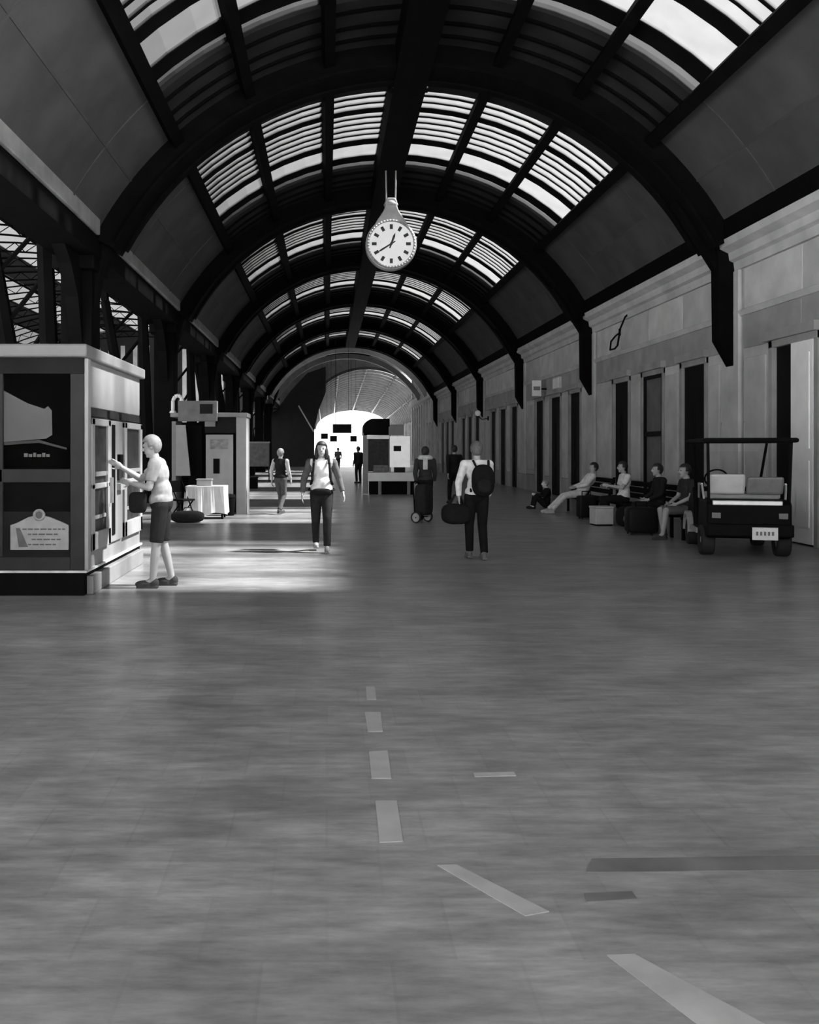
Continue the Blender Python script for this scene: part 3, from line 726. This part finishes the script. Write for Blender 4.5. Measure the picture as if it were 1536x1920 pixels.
# ================================================================== GOLF CART
CART = mat('black_cart_body', .004, .6, .3, 4, spec=.06); CARTG = mat('grey_cart_vinyl', .30, .55, .12, 6); TYRE = mat('rubber', .012, .85)
CHROME = mat('brushed_trim', .42, .35, .1, 8, metal=.6)
cart = thing('golf_cart', 'black golf cart with roof and white number plate parked by the right wall', 'golf cart', (6.13, 13.15, 0), R_(-14))
# local: +Y forward, rear at y=0, width 1.2
MB().prism([(0, .34), (0, .78), (.06, .84), (.82, .84), (.86, .62), (.92, .40), (1.65, .36), (1.65, .30), (.06, .28)], 'x', -.57, .57).build('rear_body', CART, cart, bevel=.03)
MB().prism([(1.60, .30), (1.62, .62), (1.72, .95), (1.85, .98), (2.25, .78), (2.38, .55), (2.36, .30)], 'x', -.52, .52).build('front_cowl', CART, cart, bevel=.04)
MB().box(-.58, .58, -.08, .02, .32, .50).build('rear_bumper', CART, cart, bevel=.02)
MB().box(-.50, .44, -.03, .02, .77, .84).build('rear_trim', CHROME, cart, bevel=.01)
MB().box(-.50, .50, .36, .84, .84, .94).build('seat_cushion', CARTG, cart, bevel=.035)
sb = MB().prism([(.20, .92), (.30, .92), (.22, 1.22), (.12, 1.22)], 'x', -.52, -.02).build('seat_back', mat('pale_cart_vinyl', .45, .5, .1, 6), cart, bevel=.035)
MB().prism([(.20, .92), (.30, .92), (.22, 1.18), (.12, 1.18)], 'x', .0, .50).build('seat_back', mat('dark_cart_vinyl', .16, .5, .2, 6), cart, bevel=.035)  # right seat back in darker vinyl
MB().box(-.64, .64, -.12, 1.72, 1.68, 1.75).build('roof', CART, cart, bevel=.035)
for sx in (-1, 1):
    MB().cone((sx * .54, .06, .80), .022, (sx * .56, .02, 1.70), .022, 8).build('roof_post', CART, cart)
    MB().cone((sx * .48, 1.74, .95), .022, (sx * .55, 1.50, 1.70), .022, 8).build('roof_post', CART, cart)
MB().box(-.46, .46, 1.66, 1.68, 1.0, 1.55, Matrix.Rotation(R_(0), 4, 'X')).build('windscreen', WINGLASS, cart)
MB().box(.02, .36, -.10, -.08, .28, .46).build('number_plate', mat('white_plate', .62, .5, .1, 20), cart)
for r_ in range(1):
    for i in range(5): MB().box(.07 + i * .052, .07 + i * .052 + .028, -.106, -.098, .345, .40).build('plate_character', mat('plate_ink', .12), cart)
for sx in (-1, 1): MB().box(sx * .45 - .06, sx * .45 + .06, -.02, .01, .58, .66).build('tail_light', mat('tail_lens', .05, .2, .1, 8), cart)
MB().tube([(-.20, 1.68, .92), (-.22, 1.42, 1.12)], .018, 8).build('steering_column', CART, cart)
st = MB(); n = 20
st.tube([(-.22 + .17 * math.cos(2 * math.pi * i / n), 1.42 - .09 * math.sin(2 * math.pi * i / n), 1.12 + .14 * math.sin(2 * math.pi * i / n)) for i in range(n + 1)], .014, 6)
st.build('steering_wheel', CART, cart)
def wheel(parent, x, y, r, wd):
    pr = [(r * .62, -wd / 2), (r * .93, -wd / 2), (r, -wd * .35), (r, wd * .35), (r * .93, wd / 2), (r * .62, wd / 2)]
    n = 24; P = [(x + z, y + rr * math.cos(2 * math.pi * i / n), r + rr * math.sin(2 * math.pi * i / n)) for rr, z in pr for i in range(n)]
    k = len(pr)
    o = MB().add(P, [(j * n + i, j * n + (i + 1) % n, ((j + 1) % k) * n + (i + 1) % n, ((j + 1) % k) * n + i) for j in range(k) for i in range(n)]).build('wheel', TYRE, parent, smooth=True)
    MB().cone((x - wd * .3, y, r), r * .62, (x + wd * .3, y, r), r * .62, 18).build('rim', mat('grey_rim', .22, .4, .1, 5), o)
    MB().cone((x - wd * .42, y, r), r * .2, (x + wd * .42, y, r), r * .2, 10).build('hub_cap', CHROME, o)
for sx in (-1, 1): wheel(cart, sx * .52, .42, .225, .19); wheel(cart, sx * .50, 1.98, .215, .17)
for sx in (-1, 1):
    fe = MB(); 
    for i in range(8):
        a0, a1 = math.pi * i / 8, math.pi * (i + 1) / 8
        fe.prism([(1.98 + .26 * math.cos(a0), .23 + .28 * math.sin(a0)), (1.98 + .26 * math.cos(a1), .23 + .28 * math.sin(a1)), (1.98 + .30 * math.cos(a1), .23 + .33 * math.sin(a1)), (1.98 + .30 * math.cos(a0), .23 + .33 * math.sin(a0))], 'x', sx * .50 - .11, sx * .50 + .11)
    fe.build('front_fender', CARTG, cart)
    MB().tube([(sx * .56, .84, .84), (sx * .58, .7, 1.06), (sx * .58, .42, 1.06), (sx * .56, .36, .84)], .018, 8).build('arm_rail', CHROME, cart)
    MB().box(sx * .57 - .02, sx * .57 + .02, .92, 1.62, .28, .36).build('side_step', CARTG, cart)

# ================================================================== CLOCK
CASE = mat('grey_clock_case', .25, .5, .2, 5); DIAL = mat('backlit_clock_dial', .62, .5, .05, 3, emit=.17); INK = mat('clock_ink', .012, .5)
CY, CZ = 23.5, 6.88
clk = thing('clock', 'large round hanging clock with bulb-shaped case under the central roof beam', 'clock', (AX, CY, CZ))
prof = []
for i in range(41):
    a = R_(130) - R_(0) + (R_(410) - R_(130)) * i / 40
    prof.append((.66 * math.cos(a), .66 * math.sin(a)))
side = [(.36, .62), (.28, .74), (.20, .86), (.155, .98), (.15, 1.12), (.10, 1.20)]
poly = prof + side + [(-u, v) for u, v in reversed(side)]
MB().prism(poly, 'y', -.14, .14).build('case', CASE, clk, bevel=.03)
MB().add([(.57 * math.cos(2 * math.pi * i / 48), -.15, .57 * math.sin(2 * math.pi * i / 48)) for i in range(48)] + [(.57 * math.cos(2 * math.pi * i / 48), -.12, .57 * math.sin(2 * math.pi * i / 48)) for i in range(48)],
    [tuple(range(48)), tuple(range(95, 47, -1))] + [(i, i + 48, (i + 1) % 48 + 48, (i + 1) % 48) for i in range(48)]).build('dial', DIAL, clk)
bz = MB(); bz.tube([(.60 * math.cos(2 * math.pi * i / 48), -.15, .60 * math.sin(2 * math.pi * i / 48)) for i in range(49)], .03, 8); bz.build('bezel', CASE, clk, smooth=True)
for h_ in range(12):
    a = R_(90 - 30 * h_); c, s = math.cos(a), math.sin(a)
    M = Matrix.Translation((.44 * c, -.155, .44 * s)) @ Matrix.Rotation(-(a - math.pi / 2), 4, 'Y')
    MB().box(-.038, .038, -.006, .006, -.062, .062, M).build('hour_marker', INK, clk)
def clock_hand(name, ang, L, wd, dy):
    a = R_(90 - ang); M = Matrix.Translation((0, -.165 - dy, 0)) @ Matrix.Rotation(-(a - math.pi / 2), 4, 'Y')
    P = [Vector(p) for p in ((-wd * .6, 0, -.12), (wd * .6, 0, -.12), (wd, 0, L * .7), (0, 0, L), (-wd, 0, L * .7))]
    MB().add([M @ p for p in P] + [M @ (p + Vector((0, .01, 0))) for p in P], [(0, 1, 2, 3, 4), (9, 8, 7, 6, 5)] + [(i, i + 5, (i + 1) % 5 + 5, (i + 1) % 5) for i in range(5)]).build(name, INK, clk)
clock_hand('hour_hand', 20, .30, .03, 0); clock_hand('minute_hand', 238, .44, .024, .012)
MB().cone((0, -.19, 0), .035, (0, -.15, 0), .035, 14).build('hand_boss', INK, clk)
for s in (-1, 1): MB().cone((s * .115, 0, 1.05), .022, (s * .13, 0, 8.86 - CZ), .022, 8).build('suspension_rod', CASE, clk)
MB().lathe([(.17, 0), (.19, .05), (.15, .12), (.10, .16)], 20, (0, 0, 1.0)).build('collar', CASE, clk, smooth=True)

# small louvred lamps under the middle beam
for i in range(2):
    t = thing('ceiling_lamp', ['small pale louvred lamp left of its twin under the central roof beam', 'small pale louvred lamp right of its twin under the central roof beam'][i], 'lamp', (AX - .18 + .40 * i, 18.35, 9.0 - .16))
    MB().box(-.17, .17, -.10, .10, 0, .14).build('housing', IRON2, t)
    for z in (.02, .09): MB().box(-.155, .155, -.125, -.10, z, z + .04).build('louvre', mat('lamp_louvre', .5, .5, .05, 4, emit=.05), t)

# ================================================================== KIOSK AT THE LEFT
KD = mat('dark_kiosk_panel', .014, .7, .2, 3, spec=.05); KF = mat('grey_kiosk_frame', .03, .6, .15, 4, spec=.08); KB = mat('black_plinth', .004, .7, .2, 4, spec=.04)
KL = mat('pale_kiosk_cladding', .20, .5, .10, 3); KW = mat('white_machine_frame', .28, .45, .08, 4); KG = mat('machine_dark_glass', .02, .4, .5, 9, spec=.15); KR = mat('kiosk_roof_edge', .15, .5, .1, 4)
KX, KY, KLN, KWD = -2.62, 9.78, 2.92, 3.6
k = thing('kiosk', 'large dark ticket kiosk with pale machine side at the left edge', 'kiosk', (KX, KY, 0))
MB().box(-KWD, -.05, .06, KLN - .03, .25, 2.58).build('body', KD, k)
MB().box(-KWD, .0, .02, KLN, 0, .25).build('plinth', KB, k, bevel=.01)
MB().box(-KWD, .03, -.01, KLN + .02, .25, .275).build('plinth_trim', mat('pale_trim', .5, .4), k)
MB().box(-KWD, .06, -.12, KLN + .08, 2.57, 2.71).build('roof', KR, k, bevel=.02)
MB().box(-KWD, .0, .0, .06, 2.40, 2.57).build('fascia', KD, k)
MB().box(-.15, 0, .0, .10, .275, 2.40).build('corner_post', KF, k, bevel=.01)
MB().box(-KWD, -.15, .0, .08, 1.225, 1.37).build('mid_rail', KF, k, bevel=.008)
MB().box(-KWD, -.15, .02, .08, .40, .91).build('lower_panel', KD, k)
MB().box(-KWD, -.15, .0, .08, .275, .42).build('bottom_rail', KF, k, bevel=.008)
MB().box(-.88, -.15, .035, .07, .92, 1.22).build('recess_panel', KB, k)
MB().box(-1.02, -.88, .0, .08, .42, 2.40).build('mullion', KF, k, bevel=.008)
MB().box(-1.9, -1.02, .035, .07, .42, 1.22).build('recess_panel', KB, k)
# advert: dark poster with a pale rounded shape, behind glass
po = MB().box(-KWD + .05, -.15, .045, .065, 1.37, 2.40).build('poster', mat('black_poster_print', .002, .8, .2, 3, spec=.02), k)
pg = [(-1.7, 1.62), (-1.7, 2.29), (-1.2, 2.27), (-.88, 2.22), (-.62, 2.08), (-.44, 2.02), (-.40, 2.05), (-.36, 2.0), (-.355, 1.74), (-.42, 1.70), (-.9, 1.66)]
MB().prism(pg, 'y', .036, .047).build('pale_print', mat('pale_poster_print', .075, .5, .12, 3), po)
MB().prism([(-1.7, 1.57), (-1.7, 1.60), (-.5, 1.685), (-.2, 1.60), (-.2, 1.58), (-.5, 1.655)], 'y', .036, .047).build('pale_print', mat('dim_poster_print', .02, .5, .1, 3), po)
wx = -.66
for i, (hh, ww) in enumerate(((.04,.04),(.032,.036),(.046,.03),(.03,.042),(.044,.034),(.032,.036))):
    MB().box(wx, wx + ww, .034, .047, 1.50, 1.50 + hh).build('print_mark', mat('white_poster_mark', .11, .5, .1, 6), po); wx += ww + .012
MB().box(-KWD + .05, -.15, .015, .021, 1.38, 2.40).build('poster_glass', WINGLASS, k)
# pale house-shaped plaque on the lower panel
PLQ = mat('pale_plaque', .24, .5, .12, 10); PINK = mat('plaque_ink', .07, .5, .2, 10)
pl = MB().prism([(-.79, .50), (-.165, .50), (-.165, .765), (-.24, .80), (-.36, .85), (-.42, .865), (-.545, .865), (-.60, .85), (-.72, .79), (-.79, .765)], 'y', -.012, .02).build('plaque', PLQ, k)
rg = MB(); rg.tube([(-.48 + .052 * math.cos(2 * math.pi * i / 20), -.012, .875 + .052 * math.sin(2 * math.pi * i / 20)) for i in range(21)], .016, 6); rg.build('ring_emblem', PLQ, pl)
MB().cone((-.48, -.016, .875), .038, (-.48, .0, .875), .038, 16).build('emblem_disc', PINK, pl)
for r_, (x0, x1) in enumerate(((-.66, -.18), (-.60, -.28), (-.56, -.22), (-.60, -.30))):
    xx = x0
    while xx < x1 - .03:
        wd = rnd.uniform(.03, .07); MB().box(xx, min(xx + wd, x1), -.016, -.01, .715 - r_ * .055, .730 - r_ * .055).build('text_mark', PINK, pl); xx += wd + .014
MB().prism([(-.73, .735), (-.69, .735), (-.60, .53), (-.70, .53)], 'y', -.016, -.01).build('figure_mark', PINK, pl)
# pale side with the machines (faces the gallery)
MB().box(-.05, .0, .12, KLN - .02, 2.05, 2.57).build('sign_panel', KL, k, bevel=.008)
MB().box(-.05, -.0, .10, KLN - .02, .275, .46).build('side_sill', KL, k)
MB().box(-.06, -.02, .10, KLN - .02, .46, 2.05).build('side_backing', KF, k)
def machine(y0, y1):
    d = MB().box(-.03, .05, y0, y0 + .12, .46, 1.93).box(-.03, .05, y1 - .12, y1, .46, 1.93).box(-.03, .05, y0, y1, 1.85, 1.93).box(-.03, .05, y0, y1, .46, .66).box(-.03, .05, y0, y1, 1.14, 1.20).build('machine_door', KW, k, bevel=.01)
    MB().box(-.01, .02, y0 + .12, y1 - .12, 1.20, 1.85).build('screen_glass', KG, d)
    MB().box(-.01, .02, y0 + .12, y1 - .12, .66, 1.14).build('lower_glass', KG, d)
    MB().box(.02, .05, y0 + .16, y1 - .16, 1.28, 1.33).build('slot_plate', KL, d); MB().box(.02, .035, y0 + .16, y1 - .16, .80, .84).build('tray_lip', KL, d)
    MB().box(.05, .09, y1 - .08, y1 - .05, .95, 1.25).build('handle', CHROME, d)
    return d
machine(.16, 1.02); machine(1.78, 2.86)
pm = MB().box(-.04, .03, 1.10, 1.72, .46, 1.93).build('payment_module', KL, k, bevel=.01)
MB().box(.03, .04, 1.14, 1.28, .55, 1.88).build('dark_strip', KB, pm); MB().box(.03, .07, 1.42, 1.58, 1.40, 1.52).build('keypad', KB, pm)
MB().box(.03, .08, 1.40, 1.62, 1.08, 1.16).build('coin_tray', KW, pm); MB().box(.03, .06, 1.40, 1.62, 1.2, 1.34).build('card_reader', KG, pm)
for a, b in ((.16, .95), (1.12, 1.55), (1.75, 2.84)): MB().box(-.02, .01, a, b, 1.955, 2.045).build('header_strip', KG, k)
MB().box(-.05, .04, .02, .14, .275, 2.57).build('side_post', KW, k, bevel=.01)
MB().box(-.02, .07, .12, KLN - .1, 0, .20).build('kick_step', KL, k, bevel=.01)

# ================================================================== SECOND BOOTH WITH A TABLE IN FRONT
BY = 22.1
def bx_(px): return (px - VX) / F * BY
def bz_(py): return EYE + (VY - py) / F * BY
b2 = thing('booth', 'pale information booth with roof sign left of the middle', 'booth', (bx_(392), BY, 0)); ox = bx_(392)
def bb(name, x0, x1, y0, y1, d0, d1, m, par=None, bevel=.008):
    return MB().box(bx_(x0) - ox, bx_(x1) - ox, d0, d1, max(0, bz_(y1)), bz_(y0)).build(name, m, par or b2, bevel=bevel)
bb('corner_post', 443, 462, 778, 966, 0, .9, KW)
bb('corner_post', 322, 330, 790, 966, .0, .9, KL)
bb('back_panel', 330, 443, 790, 966, .85, .95, KD)
bb('roof', 320, 464, 774, 782, -.05, .95, KL)
bb('header_panel', 384, 443, 782, 812, .02, .1, KD); bb('header_patch', 384, 404, 784, 800, -.01, .03, KL)
sg = bb('roof_sign', 335, 408, 752, 790, -.1, .1, mat('dark_grey_sign', .12, .5, .2, 5)); bb('sign_blot', 376, 400, 758, 776, -.12, -.09, KD, sg)
pn = bb('display_panel', 386, 437, 815, 935, .0, .08, KW); bb('panel_picture', 394, 428, 824, 842, -.012, .0, mat('display_print', .2, .5, .4, 9), pn)
bb('panel_print', 400, 412, 860, 888, -.012, .0, KB, pn)
bb('doorway_shade', 350, 377, 796, 930, .2, .3, KB);  # black panel standing in for the shade inside the opening
MB().prism([(bx_(330) - ox, bz_(797)), (bx_(348) - ox, bz_(797)), (bx_(357) - ox, bz_(892)), (bx_(330) - ox, bz_(892))], 'y', -.02, .05).build('slanted_banner', KW, b2)
t = thing('hook_lamp', 'white curved hook lamp on the left top corner of the information booth', 'lamp', (bx_(323), BY + .1, bz_(774)))
MB().tube([(0, 0, 0), (0, 0, .30), (.05, 0, .40), (.13, 0, .43), (.2, 0, .39), (.22, 0, .33)], .045, 8).build('arm', WHITEP, t, smooth=True)
MB().cone((.22, 0, .34), .05, (.22, 0, .24), .09, 14).build('shade', WHITEP, t)
MB().cone((0, 0, 0), .09, (0, 0, .05), .07, 12).build('base', WHITEP, t)
# table with white cloth
TX, TY = (388 - VX) / F * 20.9, 20.9
t = thing('table', 'small table in front of the information booth under a white cloth', 'table', (TX, TY, 0))
MB().box(-.44, .44, -.3, .3, .70, .74).build('table_top', KW, t)
for sx in (-1, 1):
    for sy in (-1, 1): MB().box(sx * .38 - .02, sx * .38 + .02, sy * .25 - .02, sy * .25 + .02, 0, .7).build('leg', IRON2, t)
c = MB(); n = 48; top = []; bot = []
for i in range(n):
    a = 2 * math.pi * i / n; ca, sa = math.cos(a), math.sin(a); m_ = max(abs(ca) / .46, abs(sa) / .32)
    x_, y_ = ca / m_, sa / m_; wv = 1 + .05 * math.sin(a * 9)
    top.append((x_, y_, .748)); bot.append((x_ * 1.06 * wv, y_ * 1.08 * wv, .12 + .03 * math.sin(a * 5)))
cl = c.add(top + bot, [tuple(range(n))] + [(i, (i + 1) % n, n + (i + 1) % n, n + i) for i in range(n)]).build('tablecloth', mat('white_table_cloth', .6, .8, .1, 5), None, (TX, TY, 0))
tag(cl, 'white cloth draped over the small table before the information booth', 'tablecloth')
def boxthing(name, label, cat, x, y, w_, d, h, m, lidm=None, z=0):
    t = thing(name, label, cat, (x, y, z)); MB().box(-w_ / 2, w_ / 2, -d / 2, d / 2, 0, h * .82).build('body', m, t, bevel=.012)
    MB().box(-w_ / 2 - .015, w_ / 2 + .015, -d / 2 - .015, d / 2 + .015, h * .82, h).build('lid', lidm or m, t, bevel=.012); return t
boxthing('carton', 'pale carton standing on the white tablecloth', 'box', TX - .05, TY, .34, .24, .16, KW, z=.749)
t = thing('folding_chair', 'black folding chair between the person in shorts and the white-clothed table', 'chair', ((342 - VX) / F * 20.4, 20.4, 0), R_(60))
MB().box(-.21, .21, -.2, .2, .43, .47).build('seat', KB, t, bevel=.01); MB().box(-.21, .21, .19, .23, .62, .88).build('backrest', KB, t, bevel=.01)
for sx in (-.2, .2):
    MB().cone((sx, -.22, 0), .015, (sx, .2, .9), .015, 6).build('leg', IRON2, t); MB().cone((sx, .24, 0), .015, (sx, -.16, .45), .015, 6).build('leg', IRON2, t)
t = thing('suitcase', 'dark travel bag lying on the floor below the folding chair', 'bag', ((352 - VX) / F * 19.6, 19.6, 0), R_(10))
bag_body(MB(), 0, 0, .13, .36, .17, .13, n=3).build('bag', cloth(.02), t, smooth=True); MB().tube([(-.12, 0, .25), (-.06, 0, .33), (.06, 0, .33), (.12, 0, .25)], .012, 6).build('handle', cloth(.02), t)
bn = thing('waste_bin', 'small black bin at the right foot of the information booth', 'bin', (bx_(432), BY - .35, 0))
MB().lathe([(.13, 0), (.16, .42), (.17, .44), (.15, .45)], 18).build('body', KB, bn); MB().lathe([(.165, .44), (.15, .50), (.05, .52)], 18).build('lid', KB, bn)
x, y = ppos(474, 916)
bn = thing('waste_bin', 'dark square bin on the sunlit floor right of the information booth', 'bin', (x, y, 0))
MB().box(-.2, .2, -.2, .2, 0, .42).build('body', KB, bn, bevel=.02); MB().box(-.22, .22, -.22, .22, .42, .48).build('lid', KD, bn, bevel=.02)
x, y = ppos(482, 905)
t = thing('timetable_board', 'grey timetable board on two posts behind the square bin', 'board', (x, y + 1.2, 0))
for s in (-1, 1): MB().box(s * .5 - .03, s * .5 + .03, -.03, .03, 0, 2.0).build('post', KF, t)
MB().box(-.5, .5, -.04, .02, .75, 1.9).build('panel', mat('grey_board', .09, .5, .3, 6), t); MB().box(-.54, .54, -.05, .03, 1.9, 1.97).build('top_rail', KL, t)

# ================================================================== ROUNDED KIOSK IN THE MIDDLE
MY = 32.0
def mx_(px): return (px - VX) / F * MY
def mz_(py): return max(0, EYE + (VY - py) / F * MY)
ox = mx_(730); mk = thing('kiosk', 'dark glass kiosk with rounded top and white counter in the middle distance', 'kiosk', (ox, MY, 0))
def mb_(name, x0, x1, y0, y1, d0, d1, m, par=None, bevel=.01): return MB().box(mx_(x0) - ox, mx_(x1) - ox, d0, d1, mz_(y1), mz_(y0)).build(name, m, par or mk, bevel=bevel)
tp = []
x0, x1, z0, z1 = mx_(682) - ox, mx_(731) - ox, mz_(816), mz_(785)
for i in range(9): a = R_(90 + 90 * i / 8); tp.append((x0 + .35 + .35 * math.cos(a), z1 - .35 + .35 * math.sin(a)))
MB().prism(tp + [(x0, z0), (x1, z0), (x1, z1)], 'y', 0, 1.3).build('rounded_roof', KB, mk)
mb_('light_strip', 688, 731, 816, 823, -.02, 1.25, mat('backlit_strip', .6, .5, .06, 4, emit=.1)); mb_('dark_glass', 691, 731, 823, 884, .03, 1.2, KG)
mb_('mullion', 681, 691, 812, 926, 0, .15, KL); mb_('mullion', 729, 733, 800, 886, -.02, .1, KL)
ps = mb_('white_sign', 731, 769, 818, 876, -.05, .05, mat('white_sign_added_glow', .7, .5, .06, 4, emit=.2)); mb_('sign_header', 731, 757, 796, 816, -.05, .05, KL); mb_('sign_print', 738, 752, 836, 846, -.058, -.05, KD, ps)  # glow added to the white sign to brighten it
mb_('counter', 690, 780, 886, 902, -.2, 1.0, WHITEP); mb_('counter_base', 694, 776, 902, 927, -.1, .9, KB)
for px in (712, 766): mb_('counter_leg', px - 3, px + 3, 902, 927, -.14, -.1, KL)
mb_('counter_goods', 700, 728, 872, 886, .0, .3, mat('counter_goods', .12, .5, .5, 12)); mb_('counter_goods', 740, 760, 874, 886, .0, .3, KD)

# ================================================================== SIGNS AND LAMPS
def hang_sign(label, px0, px1, py0, py1, Y, ztop):
    xa, xb = (px0 - VX) / F * Y, (px1 - VX) / F * Y; za, zb = EYE + (VY - py1) / F * Y, EYE + (VY - py0) / F * Y
    t = thing('hanging_sign', label, 'sign', ((xa + xb) / 2, Y, za), 0, 'hanging signs in the far gallery'); w_ = (xb - xa) / 2
    MB().box(-w_, w_, -.1, .1, 0, zb - za).build('panel', KD, t, bevel=.01); MB().box(-w_, w_, -.12, .12, zb - za, zb - za + .06).build('top_rail', IRON2, t)
    for s in (-.7, .7): MB().cone((s * w_, 0, zb - za), .01, (s * w_, 0, ztop - za), .01, 6).build('hanger', IRON2, t)
hang_sign('widest dark hanging sign silhouetted against the bright far arch', 624, 659, 797, 812, 60, 8.9)
hang_sign('small dark hanging sign at the left of the bright far arch', 602, 615, 814, 823, 76, 10.2)
hang_sign('small dark hanging sign below the widest one in the far arch', 619, 632, 819, 828, 70, 10.2)
hang_sign('small dark hanging sign right of the others, near the rounded kiosk', 657, 669, 819, 828, 74, 10.2)
t = thing('wall_sign', 'small white projecting sign high above the dark doors of the right wall', 'sign', (WALLX - .1, 32.6, 3.55))
MB().box(-.42, -.10, -.05, .05, -.05, .52).build('panel', WHITEP, t, bevel=.01); MB().box(-.12, .1, -.02, .02, .18, .24).build('arm', IRON2, t); MB().box(-.38, -.14, -.056, -.05, .16, .30).build('print', KL, t)
t = thing('wall_sign', 'second small white sign just right of the projecting one on the right wall', 'sign', (WALLX - .06, 30.9, 3.62))
MB().box(-.04, .06, -.4, .4, 0, .42).build('panel', mat('pale_sign', .5, .5, .1, 5), t, bevel=.01); MB().box(-.055, -.04, -.36, .36, .04, .38).build('face', WHITEP, t)
t = thing('globe_lamp', 'white globe lamp on a bracket far along the right wall', 'lamp', (WALLX - .06, 44.1, 3.3))
MB().ellip((-.5, 0, .05), (.14, .14, .14), 16, 10).build('globe', mat('globe_glass', .7, .3, .05, 3, emit=.05), t, smooth=True); MB().tube([(.03, 0, -.2), (-.3, 0, -.25), (-.5, 0, -.08)], .025, 6).build('bracket', IRON2, t); MB().box(-.02, .05, -.08, .08, -.3, -.1).build('wall_plate', IRON2, t)
t = thing('wall_bracket', 'thin dark looped iron bracket on the right wall beside a black roof bracket', 'bracket', (WALLX, 24.2, 4.15))
MB().tube([(.02, -.5, 1.0), (-.10, -.5, .9), (-.22, -.48, .6), (-.30, -.5, .15), (-.28, -.2, .1), (-.26, .25, .12), (-.22, .3, .35), (-.1, .3, .5), (.03, .3, .6)], .025, 6).build('loop', IRON2, t)
MB().box(-.0, .06, -.56, -.44, .9, 1.1).build('wall_plate', IRON2, t); MB().box(-.0, .06, .24, .36, .5, .7).build('wall_plate', IRON2, t)
